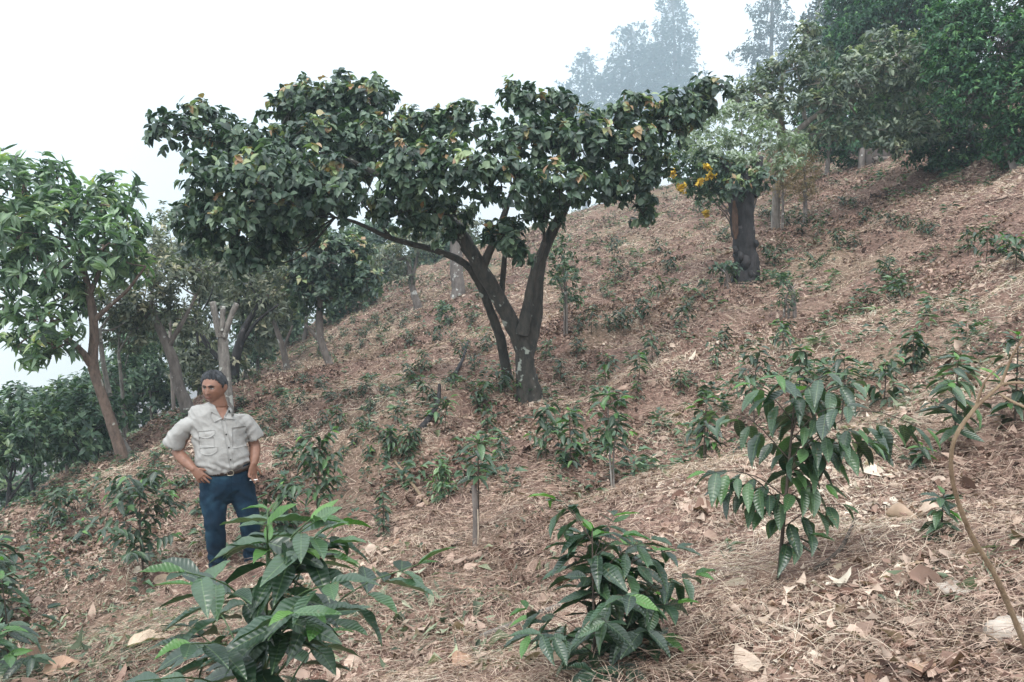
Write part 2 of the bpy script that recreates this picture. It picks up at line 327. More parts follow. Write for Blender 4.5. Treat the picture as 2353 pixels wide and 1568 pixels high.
# ------------------------------------------------------------------ litter on the slope (things nobody could count)
def scatter(n, y0, y1, pw, seed, wide=1.0):
    rs = np.random.default_rng(seed)
    t = rs.random(n); e = 1 - pw
    Y = (y0 ** e + t * (y1 ** e - y0 ** e)) ** (1 / e) if abs(e) > 1e-6 else y0 * (y1 / y0) ** t
    X = (rs.random(n) * 2 - 1) * (.74 * Y + .9) * wide
    return X, Y, rs
def slope_frame(X, Y):
    e = .05; zx = (gz(X + e, Y) - gz(X - e, Y)) / (2 * e); zy = (gz(X, Y + e) - gz(X, Y - e)) / (2 * e)
    return unit(np.stack([-zx, -zy, np.ones_like(zx)], 1))
def litter_leaves(name, mat, n, y0, y1, pw, seed, l0, l1, w0, w1, mask, tilt, zmax, tpl, label, varf):
    X, Y, rs = scatter(n, y0, y1, pw, seed)
    keep = rs.random(n) < mask(X, Y); X, Y = X[keep], Y[keep]; n = len(X)
    Nn = slope_frame(X, Y); Nn = unit(Nn + rs.normal(0, 1, (n, 3)) * tilt)
    az = rs.random(n) * 2 * np.pi; D = np.stack([np.cos(az), np.sin(az), rs.normal(0, tilt * .5, n)], 1)
    D = D - (D * Nn).sum(1, keepdims=True) * Nn
    P = np.stack([X, Y, gz(X, Y) + rs.random(n) ** 2 * zmax + .004], 1)
    L = (l0 + (l1 - l0) * rs.random(n) ** 2.2) * (1 + .035 * np.maximum(Y - 4, 0)); W = L * (w0 + (w1 - w0) * rs.random(n))
    V, Q, lu, lv, ix = leaves(P - unit(D) * L[:, None] * .5, D, Nn, L, W, tpl, rs.normal(.3, 1.2, n))
    b = Bag(); b.add(V, Q, varf(X, Y, rs, n)[ix], lu, lv); o = b.build(name, mat); tag(o, kind='stuff', label=label); return o
def straw_zone(X, Y): 
    z = vnoise(X * .55 + 9, Y * .55, 21) * .6 + vnoise(X * 1.7, Y * 1.7, 22) * .4
    return np.clip((z - .42) * 5, 0, 1)
def bare(X, Y): return np.clip((vnoise(X * 1.3 + 40, Y * 1.3, 31) * .65 + vnoise(X * 4, Y * 4, 32) * .35 - .36) * 7, 0.10, 1)
def green_zone(X, Y):
    a = np.exp(-(((X + 2.2) / 1.3) ** 2 + ((Y - 4.0) / 1.1) ** 2)); b = np.exp(-(((X - 3.6) / 1.6) ** 2 + ((Y - 6.2) / 1.6) ** 2)) * .6
    c = np.exp(-(((X + .5) / .5) ** 2 + ((Y - 3.6) / .4) ** 2)) * .7
    far = np.clip((Y - 14) / 12, 0, .8)
    lf = np.clip((-X - .15 * Y - 1.0) / 2.0, 0, 1) * .35
    return np.clip(a + b + c + far + lf + (vnoise(X * 2, Y * 2, 41) > .74) * .35, 0, 1)
zone = lambda X, Y: (vnoise(X * .7 + 2, Y * .9, 51) * .6 + vnoise(X * 2.3, Y * 2.6, 52) * .4 - .5)
vr = lambda X, Y, rs, n: np.clip(rs.random(n) * .86 + .02 + .75 * zone(X, Y), 0, 1)
litter_leaves('leaf_litter', M['litter'], 380000, 1.3, 34, .55, 1, .014, .058, .35, .75, lambda X, Y: bare(X, Y) * (1 - .55 * straw_zone(X, Y)), .38, .03, template(2, 'ovate', .2, .25), 'small dry brown leaves scattered over the slope', vr)
litter_leaves('broad_leaf_litter', M['litter'], 5600, 1.4, 24, .9, 2, .05, .15, .5, .72, lambda X, Y: bare(X, Y) * np.clip((Y - 1.0) / 3, .15, 1), .42, .035, template(5, 'ovate', .16, .3, .03), 'broad curled dry leaves lying on the slope', vr)
litter_leaves('leaf_crumbs', M['litter'], 120000, 1.3, 14, .9, 3, .008, .028, .3, .8, lambda X, Y: np.clip(bare(X, Y) + .3, 0, 1), .5, .015, diamond(.2, .3), 'crumbled dry leaf fragments covering the soil', vr)
litter_leaves('green_clippings', M['clip'], 60000, 1.5, 40, .7, 4, .03, .11, .18, .4, green_zone, .45, .05, template(2, 'ovate', .2, .3), 'wilting grey green cut weeds lying on the slope', lambda X, Y, rs, n: np.clip(rs.random(n), 0, 1))
def straws(name, mat, n, y0, y1, pw, seed, l0, l1, wd, mask, lift, label, lay=None):
    X, Y, rs = scatter(n, y0, y1, pw, seed)
    keep = rs.random(n) < mask(X, Y); X, Y = X[keep], Y[keep]; n = len(X)
    az = vnoise(X * 1.2, Y * 1.2, 61) * 5 + rs.normal(0, .9, n); L = (l0 + (l1 - l0) * rs.random(n) ** 1.8) * (1 + .03 * np.maximum(Y - 4, 0))
    Nn = slope_frame(X, Y); D = np.stack([np.cos(az), np.sin(az), rs.normal(.05, lift, n)], 1)
    D = unit(D - (D * Nn).sum(1, keepdims=True) * Nn * .8)
    hump = vnoise(X * 2.2, Y * 2.2, 62) ** 2 * .13 * mask(X, Y)
    P = np.stack([X, Y, gz(X, Y) + hump * rs.random(n) + .004 + .03 * rs.random(n) ** 2], 1)
    u = np.linspace(0, 1, 5); T = []
    for uu in u:
        for s in (-.5, .5): T.append((uu, s * (1 - .5 * uu), -.28 * (uu - .5) ** 2 + .07))
    Fq = np.array([(2 * i, 2 * i + 1, 2 * i + 3, 2 * i + 2) for i in range(4)])
    W = np.maximum(wd, Y * .00042) * (.6 + .8 * rs.random(n))
    V, Q, lu, lv, ix = leaves(P - D * L[:, None] * .5, D, unit(Nn + rs.normal(0, .5, (n, 3))), L, W, (np.array(T), Fq, np.repeat(u, 2), np.zeros(10)), rs.normal(.6, 1.0, n))
    b = Bag(); b.add(V, Q, np.clip(rs.random(n) * .8 + .1 + .7 * zone(X, Y), 0, 1)[ix], lu, lv); o = b.build(name, mat); tag(o, kind='stuff', label=label)
litter_leaves('slope_litter', M['litter'], 260000, 6.5, 27, .15, 6, .03, .07, .35, .75, lambda X, Y: bare(X, Y) * (1 - .6 * straw_zone(X, Y)), .45, .05, template(2, 'ovate', .2, .3), 'dry brown leaves covering the farther slope', lambda X, Y, rs, n: np.clip(.0 + .70 * rs.random(n) + .7 * zone(X, Y), 0, .95))
straws('dry_grass', M['straw'], 620000, 1.3, 36, .22, 71, .03, .15, .0014, lambda X, Y: .16 + .84 * np.maximum(straw_zone(X, Y), np.exp(-((X - 1.3) / .9) ** 2 - ((Y - 1.9) / .8) ** 2)), .20, 'matted dry straw and cut grass over the slope')
straws('fine_twigs', M['litter'], 45000, 1.3, 18, 1.0, 72, .06, .32, .0022, lambda X, Y: .5 + 0 * X, .14, 'thin dry twigs and stalks on the slope')
straws('green_grass', M['clip'], 90000, 1.6, 45, .6, 73, .06, .22, .0022, green_zone, .35, 'thin green and grey grass blades on the slope')
def weeds():
    X, Y, rs = scatter(5200, 5.5, 32, .1, 91); keep = rs.random(len(X)) < np.clip(green_zone(X, Y) * .8 + (vnoise(X * .8 + 5, Y * .8, 93) > .52) * .6 + np.exp(-(((X - .2) / 2.2) ** 2 + ((Y - 8.5) / 2.2) ** 2)) * .5, 0, 1); X, Y = X[keep], Y[keep]; n = len(X); k = 16
    P = np.stack([X, Y, gz(X, Y)], 1); Pk = np.repeat(P, k, 0); r = np.repeat(.04 + .09 * rs.random(n), k); az = rs.random(n * k) * 6.28; el = rs.random(n * k)
    D = unit(np.stack([np.cos(az), np.sin(az), -.1 + .5 * el], 1)); Pk = Pk + np.stack([np.cos(az) * r * .5 * rs.random(n * k), np.sin(az) * r * .5 * rs.random(n * k), el * r * 1.5], 1)
    L = r * (.6 + .5 * rs.random(n * k)); V, Q, lu, lv, ix = leaves(Pk, D, np.tile([0, 0, 1.], (n * k, 1)) + rs.normal(0, .3, (n * k, 3)), L, L * .45, template(2, 'ovate', .15, .25), rs.normal(1, .4, n * k))
    b = Bag(); b.add(V, Q, (rs.random(n * k) * .6 + .35 * np.repeat(rs.random(n), k))[ix], lu, lv); o = b.build('ground_weeds', M['orchard']); tag(o, kind='stuff', label='small green weeds sprouting between the dry litter')
weeds()
# ------------------------------------------------------------------ trees
DENS = 2.3
def crown_leaves(bag, blobs, Y0, leafL, leafW, dens, k, seed, tpl, droop=.7, shell=.55, lightvar=0, vclump=.35, twigbag=None):
    """blobs: (dx, dy, rx, ry, dY[, depth]) in picture measure; clumps of k leaves at twig ends"""
    rs = np.random.default_rng(seed)
    for bi, bl in enumerate(blobs):
        dx, dy, rx, ry, dY = bl[:5]; Y = Y0 + dY; c = at(dx, dy, Y)
        ax, az = rx / F * Y, ry / F * Y; ay = bl[5] if len(bl) > 5 else (ax + az) * .55
        area = 4 * np.pi * (((ax * ay) ** 1.6 + (ax * az) ** 1.6 + (ay * az) ** 1.6) / 3) ** (1 / 1.6)
        n = max(6, int(area * dens * DENS))
        d = unit(rs.normal(0, 1, (n, 3))); d[:, 2] = np.where(rs.random(n) < .35, np.abs(d[:, 2]), d[:, 2])
        r = (shell + (1 - shell) * rs.random(n) ** .7) * (1 + rs.normal(0, .10, n))
        r = np.where(rs.random(n) < .05, r * 1.22, r); r = r * (1 + .34 * (vnoise(d[:, 0] * 3 + bi, d[:, 2] * 3 + d[:, 1] * 2, 9) - .5) * 2)
        P = c + d * r[:, None] * np.array([ax, ay, az])
        tw = unit(d * .8 + np.array([0, 0, .45]) + rs.normal(0, .35, (n, 3)))
        cv = rs.random(n)
        if twigbag is not None and bi % 1 == 0:
            bag.cur = 1
            for j in range(0, n, 7):
                tube(bag, [c + (P[j] - c) * .25 + rs.normal(0, .03, 3), c + (P[j] - c) * .65 + rs.normal(0, .04, 3), P[j]], [leafL * .09, leafL * .06, leafL * .03], 4, 2, 0, j, False)
            bag.cur = 0
        # k leaves per clump
        Pk = np.repeat(P, k, 0); tk = np.repeat(tw, k, 0); nk = n * k
        rad = unit(np.cross(tk, rs.normal(0, 1, (nk, 3))))
        pos = Pk + tk * (rs.random(nk) * leafL * .9)[:, None] - tk * leafL * .3
        dirs = unit(rad * .9 + tk * .45 + np.array([0, 0, -droop]) * (rs.random(nk) * 1.1)[:, None])
        nor = unit(np.array([0, 0, 1.0]) + np.repeat(d, k, 0) * .9 + rs.normal(0, .35, (nk, 3)))
        L = leafL * (.65 + .6 * rs.random(nk)); W = L * leafW * (.8 + .4 * rs.random(nk))
        V, Q, lu, lv, ix = leaves(pos, dirs, nor, L, W, tpl, rs.normal(1, .5, nk))
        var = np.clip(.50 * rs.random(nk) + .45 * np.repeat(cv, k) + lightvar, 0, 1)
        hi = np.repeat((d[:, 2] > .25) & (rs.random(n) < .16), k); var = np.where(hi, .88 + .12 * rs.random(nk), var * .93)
        bag.add(V, Q, var[ix], lu, lv)
def path_world(pts, Y0):
    """pts: (dx, dy, dY, width_px) -> world points and radii"""
    P = [at(p[0], p[1], Y0 + p[2]) for p in pts]; r = [p[3] / F * (Y0 + p[2]) * .5 for p in pts]
    return np.array(P), np.array(r)
def tree(name, label, cat, Y0, trunk, limbs, blobs, leaf, bark, seed, group=None, dens=9, k=8, droop=.7, tpl=None, sides=12, rough=.16, extra_limbs=True, shell=.55, ground=True, lightvar=0):
    base = at(trunk[0][0], trunk[0][1], Y0 + trunk[0][2]).copy()
    gzz = float(gz(base[0], base[1]))
    root = empty(name, (base[0], base[1], gzz if ground else base[2]), label, cat, group)
    P, r = path_world(trunk, Y0)
    if ground:
        P = np.vstack([[P[0][0] + .0, P[0][1], gzz - .35], [P[0][0], P[0][1], gzz + .03], P[1:]]) ; r = np.concatenate([[r[0] * 1.25, r[0] * 1.12], r[1:]])
    b = Bag(); tube(b, P, r, sides, 6, rough, seed); b.build('trunk', M[bark], root)
    lb = Bag()
    for i, l in enumerate(limbs):
        P, r = path_world(l, Y0); tube(lb, P, r, max(6, sides - 3), 6, rough, seed + i + 1)
    ends = [path_world(l, Y0)[0][-1] for l in limbs] + [path_world(trunk, Y0)[0][-1]]
    er = [path_world(l, Y0)[1][-1] for l in limbs] + [path_world(trunk, Y0)[1][-1]]
    if extra_limbs:
        rs = np.random.default_rng(seed)
        for bl in blobs:
            c = at(bl[0], bl[1], Y0 + bl[4]); dd = [np.linalg.norm(c - e) for e in ends]; j = int(np.argmin(dd))
            mid = (c + ends[j]) / 2 + rs.normal(0, .06, 3) * dd[j] + np.array([0, 0, -.06 * dd[j]])
            r0 = max(min(er[j] * .7, .05), .012)
            tube(lb, [ends[j], mid, c], [r0, r0 * .7, r0 * .3], 6, 4, .1, seed + 50, False)
    if lb.V: lb.build('limbs', M[bark], root)
    cb = Bag()
    if blobs:
        crown_leaves(cb, blobs, Y0, leaf[1], leaf[2], dens, k, seed, tpl or template(3, 'ovate', .14, .22), droop, shell, lightvar, twigbag=1)
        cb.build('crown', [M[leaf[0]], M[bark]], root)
    return root
# the forked shade tree in the middle
BIG = [(405, 305, 55, 36, -.5), (480, 290, 58, 52, 0), (560, 345, 82, 62, -.3), (665, 262, 46, 60, .7), (745, 250, 80, 56, .7), (850, 240, 62, 52, .7),
       (720, 335, 110, 58, .1), (860, 335, 105, 62, .2), (500, 420, 68, 62, -.7), (620, 430, 105, 88, -.9), (740, 430, 95, 74, -.8), (440, 500, 48, 52, -.5),
       (535, 520, 80, 66, -.7), (650, 520, 80, 55, -.6), (585, 590, 45, 36, -.5), (975, 295, 75, 46, .4), (1060, 285, 62, 42, .2), (950, 400, 92, 70, -.9),
       (1050, 395, 82, 66, -1.1), (915, 480, 62, 44, -.5), (1010, 500, 78, 52, -.4), (1200, 240, 44, 52, 0), (1275, 262, 56, 52, .2), (1200, 335, 86, 56, -.3),
       (1320, 335, 95, 60, -.2), (1175, 425, 86, 54, -.9), (1290, 425, 74, 46, -.7), (1250, 490, 52, 34, 0), (1400, 285, 66, 36, .3), (1480, 262, 66, 42, .3),
       (1565, 240, 66, 34, .3), (1630, 212, 42, 34, .3), (1560, 295, 50, 30, .2), (1440, 345, 84, 44, 0), (1512, 372, 36, 40, 0), (1395, 425, 80, 38, 0),
       (1475, 425, 34, 36, .1), (1160, 540, 55, 38, -.6), (1188, 580, 34, 20, -.6), (1475, 490, 26, 24, .2), (800, 200, 40, 25, .9), (690, 215, 30, 24, .9), (470, 560, 50, 36, -.4), (600, 480, 90, 70, 0), (700, 470, 80, 60, .3), (830, 400, 90, 60, .6), (560, 610, 40, 34, -.3), (620, 560, 60, 44, -.4)]
BIG = [b if 1 else b for b in BIG]
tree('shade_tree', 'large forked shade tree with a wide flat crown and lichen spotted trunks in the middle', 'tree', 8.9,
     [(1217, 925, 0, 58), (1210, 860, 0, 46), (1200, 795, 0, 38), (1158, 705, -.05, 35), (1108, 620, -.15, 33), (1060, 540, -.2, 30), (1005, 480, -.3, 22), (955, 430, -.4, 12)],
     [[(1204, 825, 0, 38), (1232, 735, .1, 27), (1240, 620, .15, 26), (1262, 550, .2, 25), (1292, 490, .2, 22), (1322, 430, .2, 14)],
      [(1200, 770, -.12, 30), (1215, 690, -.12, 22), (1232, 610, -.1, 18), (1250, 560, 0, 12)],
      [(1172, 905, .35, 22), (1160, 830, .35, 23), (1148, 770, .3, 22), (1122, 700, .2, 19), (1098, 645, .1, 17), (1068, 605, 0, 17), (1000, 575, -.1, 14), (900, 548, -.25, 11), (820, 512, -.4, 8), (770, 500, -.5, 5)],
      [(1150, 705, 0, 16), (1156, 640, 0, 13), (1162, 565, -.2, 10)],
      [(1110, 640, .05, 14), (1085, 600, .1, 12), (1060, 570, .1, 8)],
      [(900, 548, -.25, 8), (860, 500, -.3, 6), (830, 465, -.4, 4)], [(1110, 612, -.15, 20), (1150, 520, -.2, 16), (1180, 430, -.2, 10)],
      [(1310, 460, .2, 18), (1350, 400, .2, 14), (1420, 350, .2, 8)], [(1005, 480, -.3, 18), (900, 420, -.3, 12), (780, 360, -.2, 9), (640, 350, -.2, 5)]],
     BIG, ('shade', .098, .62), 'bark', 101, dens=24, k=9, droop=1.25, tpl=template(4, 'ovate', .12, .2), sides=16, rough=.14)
# bright long leaved tree at the left
tree('long_leaved_tree', 'bright green long leaved tree with a smooth brown leaning trunk at the left edge', 'tree', 10.5,
     [(285, 1095, 0, 25), (262, 990, 0, 23), (232, 900, 0, 22), (214, 838, 0, 23), (216, 760, 0, 19), (208, 690, 0, 18), (192, 620, 0, 13), (180, 560, 0, 8)],
     [[(214, 842, 0, 20), (190, 812, -.1, 18), (160, 785, -.2, 14), (110, 755, -.3, 9)], [(214, 740, 0, 14), (250, 705, 0, 10), (292, 668, 0, 8), (335, 612, 0, 5)], [(205, 680, 0, 12), (235, 600, .1, 9), (240, 500, .1, 6)]],
     [(55, 430, 85, 66, 0), (125, 425, 55, 52, .3), (25, 530, 90, 84, -.3), (130, 515, 82, 72, -.1), (248, 440, 50, 42, .2), (225, 490, 62, 52, 0), (285, 525, 50, 52, 0), (240, 575, 80, 56, -.4),
      (100, 620, 105, 72, -.2), (25, 690, 70, 70, 0), (110, 745, 85, 42, -.4), (40, 800, 62, 36, -.3), (150, 690, 55, 50, 0), (312, 600, 30, 44, .2), (-80, 560, 120, 160, 0), (260, 625, 60, 40, .3), (120, 800, 60, 30, -.4)],
     ('loquat', .18, .36), 'bark_red', 202, dens=7.5, k=8, droop=.55, tpl=template(4, 'coffee', .14, .28), rough=.06)
MID = [
 ('leaning_tree', 'grey green tree with a dark leaning trunk left of the standing man', 12.2, [(437, 955, 0, 32), (412, 890, 0, 26), (398, 830, 0, 24), (372, 768, 0, 20), (345, 710, 0, 15)], [[(385, 800, 0, 14), (420, 740, 0, 10), (450, 680, 0, 6)]],
  [(400, 640, 78, 46, 0), (350, 700, 62, 52, 0), (420, 735, 50, 44, .4), (310, 760, 50, 50, .3), (470, 620, 60, 36, .3), (365, 600, 30, 30, .6)], ('olive', .11, .42), 'bark_grey'),
 ('pollarded_tree', 'pollarded pale trunk with sawn stubs standing behind the man', 11.9, [(522, 900, 0, 30), (516, 840, 0, 25), (512, 790, 0, 24), (511, 760, 0, 20)], [[(504, 775, -.05, 16), (495, 725, -.05, 15), (488, 694, -.05, 15)], [(511, 760, -.05, 14), (512, 730, -.05, 13), (512, 704, -.05, 13)], [(516, 775, -.05, 15), (530, 730, -.05, 13), (544, 698, -.05, 13)]],
  [(478, 770, 12, 14, 0)], ('olive', .11, .42), 'bark_pale'),
 ('ivy_tree', 'dark ivy wrapped tree with a leaning limb touching the pollarded pale trunk', 13.9, [(540, 905, 0, 30), (538, 850, 0, 24), (548, 800, 0, 20), (565, 750, 0, 15), (600, 690, 0, 9)], [[(548, 800, 0, 10), (590, 740, 0, 8), (640, 700, 0, 5)], [(538, 850, 0, 14), (480, 800, .3, 10), (450, 740, .3, 7)]],
  [(570, 630, 80, 46, .3), (500, 610, 80, 34, .6), (610, 700, 40, 36, .2), (470, 650, 50, 40, .8), (445, 830, 40, 52, .4), (470, 885, 34, 30, .4), (550, 850, 16, 50, .1), (560, 690, 40, 30, .3)], ('olive', .11, .42), 'bark_char'),
 ('slender_tree', 'slender tree with a forked pale trunk right of the pollarded stump', 16, [(665, 888, 0, 18), (660, 850, 0, 15), (650, 800, 0, 14), (638, 765, 0, 12), (628, 735, 0, 9)], [[(652, 800, 0, 8), (662, 775, 0, 7), (672, 748, 0, 5)]],
  [(628, 670, 58, 52, 0), (680, 625, 60, 40, 0), (600, 620, 40, 36, .3), (610, 720, 34, 24, 0)], ('olive', .12, .42), 'bark_grey'),
 ('curved_tree', 'leafy tree on a curved dark trunk with orange blossoms below the big crown', 14.5, [(767, 872, 0, 24), (755, 830, 0, 17), (738, 785, 0, 18), (734, 740, 0, 17), (735, 690, 0, 12)], [[(738, 790, 0, 11), (720, 765, 0, 9), (700, 745, 0, 6)]],
  [(760, 600, 80, 60, 0), (835, 645, 46, 36, 0), (730, 665, 62, 48, 0), (800, 580, 50, 40, .2), (690, 650, 40, 40, .2), (790, 665, 46, 30, 0), (715, 590, 60, 48, .3)], ('shade', .13, .6), 'bark_grey'),
 ('hazy_round_tree', 'small round bluish tree standing in the smoke left of the slender tree', 21, [(593, 862, 0, 9), (592, 840, 0, 8), (590, 800, 0, 6)], [], [(590, 790, 40, 44, 0), (585, 750, 30, 26, 0), (600, 820, 26, 16, 0)], ('orchard', .14, .45), 'bark_grey'),
 ('bare_forked_tree', 'thin leaning grey tree behind the long low branch of the forked tree', 20, [(962, 708, 0, 18), (950, 670, 0, 15), (942, 630, 0, 14), (938, 590, 0, 10)], [[(945, 650, 0, 9), (955, 610, 0, 7), (962, 570, 0, 5)]],
  [(900, 600, 46, 40, 0), (955, 560, 50, 36, 0), (925, 640, 30, 18, 0), (870, 590, 30, 30, 1)], ('olive', .13, .42), 'bark_grey'),
 ('broad_stump_tree', 'short thick grey trunk standing behind the forked tree', 19.5, [(1054, 694, 0, 34), (1054, 660, 0, 30), (1050, 620, 0, 30), (1048, 560, 0, 26), (1050, 500, 0, 18)], [], [(1050, 520, 60, 40, .3)], ('olive', .13, .42), 'bark_grey'),
 ('distant_slim_tree', 'distant slim tree in blue smoke left of the leaning trunk', 18.5, [(350, 990, 0, 8), (348, 950, 0, 7), (346, 900, 0, 5)], [], [(340, 860, 52, 46, 0), (390, 890, 34, 34, .4), (300, 900, 30, 50, .4), (350, 800, 50, 30, .8)], ('orchard', .14, .45), 'bark_grey'),
 ('orchard_tree', 'low orchard tree with a straight dark trunk at the left below the long leaved tree', 11.0, [(215, 1135, 0, 14), (208, 1100, 0, 12), (203, 1065, 0, 9)], [[(205, 1080, 0, 8), (225, 1050, 0, 6)]], [(185, 1000, 78, 58, 0), (240, 960, 46, 52, .2), (150, 930, 60, 44, .3), (110, 1010, 40, 50, .2)], ('orchard', .12, .48), 'bark_char'),
 ('orchard_tree', 'dense dark orchard tree touching the left edge above the bare slope', 10.4, [(20, 1200, 0, 14), (18, 1170, 0, 12), (22, 1110, 0, 9)], [[(20, 1150, 0, 8), (50, 1110, 0, 6)]], [(30, 1045, 62, 48, 0), (10, 965, 50, 40, .3), (80, 985, 50, 46, 0), (-70, 1000, 70, 80, 0)], ('orchard', .12, .48), 'bark_char'),
 ('orchard_tree', 'two stemmed orchard tree between the two other low trees at the left', 12.8, [(75, 1188, 0, 10), (80, 1150, 0, 9), (70, 1100, 0, 7)], [[(78, 1160, 0, 8), (100, 1120, 0, 6)]], [(115, 1040, 56, 40, 0), (60, 920, 60, 34, .3), (125, 950, 50, 40, 0)], ('orchard', .12, .48), 'bark_char'),
 ('orchard_tree', 'pale green tree farther back behind the thin lichen covered trunks', 16.5, [(292, 1020, 0, 10), (290, 980, 0, 8), (288, 930, 0, 6)], [], [(285, 880, 52, 52, 0), (260, 940, 44, 44, 0), (225, 890, 40, 40, .5), (170, 900, 40, 36, .5), (300, 800, 50, 40, 0)], ('orchard', .13, .48), 'bark_grey'),
 ('lichen_tree', 'thin lichen covered trunk rising close behind the smooth leaning trunk', 11.3, [(298, 1075, 0, 15), (275, 1000, 0, 13), (255, 920, 0, 12), (238, 840, 0, 11), (228, 760, 0, 9)], [], [(270, 700, 50, 50, .5), (215, 700, 40, 36, .6), (310, 720, 36, 50, .6)], ('olive', .11, .42), 'bark_pale'),
 ('lichen_tree', 'slim straight pale trunk just right of the lichen covered one', 12.0, [(287, 1040, 0, 9), (284, 960, 0, 8), (280, 890, 0, 8), (272, 810, 0, 7)], [], [(290, 760, 44, 44, .3), (350, 560, 36, 40, .8), (330, 620, 30, 34, .8)], ('olive', .11, .42), 'bark_pale'),
 ('wispy_tree', 'thin grey crowned tree seen against the sky between two crowns', 15.5, [(400, 905, .5, 9), (392, 800, .5, 8), (390, 680, .5, 6), (392, 600, .5, 5)], [], [(385, 510, 32, 36, .4), (420, 590, 40, 24, .4), (455, 600, 30, 22, .4), (370, 580, 24, 30, .4)], ('olive', .09, .45), 'bark_grey'),
]
for i, (nm, lb, Y0, tr, li, bl, lf, bk) in enumerate(MID):
    g = 'low orchard trees at the left' if nm == 'orchard_tree' else None
    tree(nm, lb, 'tree', Y0, tr, li, bl, lf, bk, 300 + i * 7, group=g, dens=19 if Y0 < 15 else 14, k=7, droop=.6, tpl=template(2, 'ovate', .14, .2), sides=9, rough=.1,
         extra_limbs=nm != 'pollarded_tree')
BACK = [('smoky tree filling the gap between leaning trunk and pollarded stump', 17.5, (455, 930), [(450, 790, 60, 60, 0), (440, 870, 50, 40, 0), (500, 700, 50, 50, 0), (400, 760, 50, 50, .5), (480, 840, 50, 50, 0)]),
 ('grey green tree with broad top seen above the pollarded stump', 18.5, (560, 880), [(540, 610, 90, 40, 0), (450, 590, 80, 36, 0), (620, 590, 60, 36, 0), (560, 680, 80, 50, 0), (600, 760, 50, 50, 0), (640, 700, 50, 50, 0)]),
 ('blue hazed tree behind the curved dark trunk', 24, (700, 800), [(700, 640, 70, 60, 0), (660, 720, 50, 40, 0), (760, 700, 50, 40, 0), (800, 660, 60, 50, 0), (700, 560, 60, 40, 0)]),
 ('faint blue tree under the long low branch of the forked tree', 30, (880, 720), [(870, 620, 60, 56, 0), (920, 660, 50, 36, 0), (830, 650, 50, 50, 0), (860, 550, 70, 40, 0)]),
 ('faint blue tree behind the short thick trunk', 32, (1010, 680), [(1000, 600, 60, 60, 0), (1050, 570, 50, 50, 0), (960, 640, 44, 40, 0), (1010, 530, 60, 40, 0)]),
 ('smoky tree behind the slim pale trunks at the left', 19, (300, 1010), [(310, 860, 60, 70, 0), (250, 900, 60, 60, 0), (330, 760, 50, 60, 0), (380, 930, 40, 50, 0), (200, 960, 60, 50, 0), (290, 960, 60, 40, 0)]),
 ('dark tree filling the shade behind the two low orchard trees', 14.5, (150, 1140), [(140, 1000, 80, 50, 0), (60, 1030, 70, 40, 0), (230, 1010, 50, 50, 0), (0, 1040, 60, 50, 0), (90, 940, 90, 36, 0), (200, 920, 60, 36, 0), (30, 1130, 60, 40, 2.5), (110, 1110, 60, 40, 2.5), (190, 1090, 50, 36, 2.5), (-40, 1140, 60, 60, 2.0), (250, 1060, 40, 30, 2.5)]),
 ('far tree right of the blue one, below the orange blossoms', 26, (640, 830), [(640, 770, 50, 50, 0), (580, 730, 50, 40, 0), (690, 780, 30, 30, 0), (560, 820, 40, 30, 0)])]
for i, (lb, Y0, bs, bl) in enumerate(BACK):
    tree('smoky_tree', lb, 'tree', Y0, [(bs[0], bs[1], 0, 10), (bs[0] + 4, bs[1] - 60, 0, 8), (bl[0][0], bl[0][1] + 20, 0, 6)], [], bl, ('orchard' if i not in (1, 0) else 'olive', .13 + .003 * Y0, .46), 'bark_grey', 360 + i * 3, group='smoke hazed trees behind the left half of the slope', dens=11, k=7, droop=.6, tpl=template(2, 'ovate', .14, .2), sides=7, rough=.08)
# charred trunk with the leafy collar
def charred():
    root = tree('charred_tree', 'thick charred knobbly trunk with a leafy collar and split bark on the upper slope', 'tree', 12.2,
        [(1712, 645, 0, 60), (1716, 610, 0, 54), (1712, 570, 0, 50), (1708, 520, 0, 50), (1706, 470, 0, 56), (1710, 440, 0, 50), (1712, 400, 0, 24)],
        [[(1700, 450, 0, 34), (1680, 400, 0, 24), (1660, 360, 0, 12)], [(1725, 450, 0, 30), (1740, 400, 0, 20), (1750, 360, 0, 10)]],
        [(1690, 430, 40, 22, -.25), (1735, 415, 32, 22, -.2), (1665, 400, 36, 24, 0), (1640, 380, 30, 24, 0)], ('shade', .10, .62), 'bark_char', 401, dens=20, k=8, droop=.8, sides=16, rough=.14, extra_limbs=False)
    b = Bag(); P, r = path_world([(1690, 550, -.15, 6), (1690, 525, -.16, 13), (1690, 490, -.17, 12), (1686, 462, -.16, 6)], 12.2); tube(b, P, r, 8, 4, .4, 9); b.build('split_bark', M['heartwood'], root)
    b = Bag()
    for (x, y, rr) in ((1714, 603, 26), (1702, 590, 18), (1738, 560, 14), (1690, 632, 16), (1726, 630, 18), (1690, 575, 12)):
        c = at(x, y, 12.2 - .17); q = rr / F * 12.2 * .6
        tube(b, [c + np.array([0, .12, q]), c + np.array([0, .02, q * .6]), c + np.array([0, 0, 0]), c + np.array([0, .02, -q * .6]), c + np.array([0, .12, -q])], [q * .2, q * .55, q * .7, q * .55, q * .2], 9, 3, .2, int(x))
    b.build('burls', M['bark_char'], root)
charred()
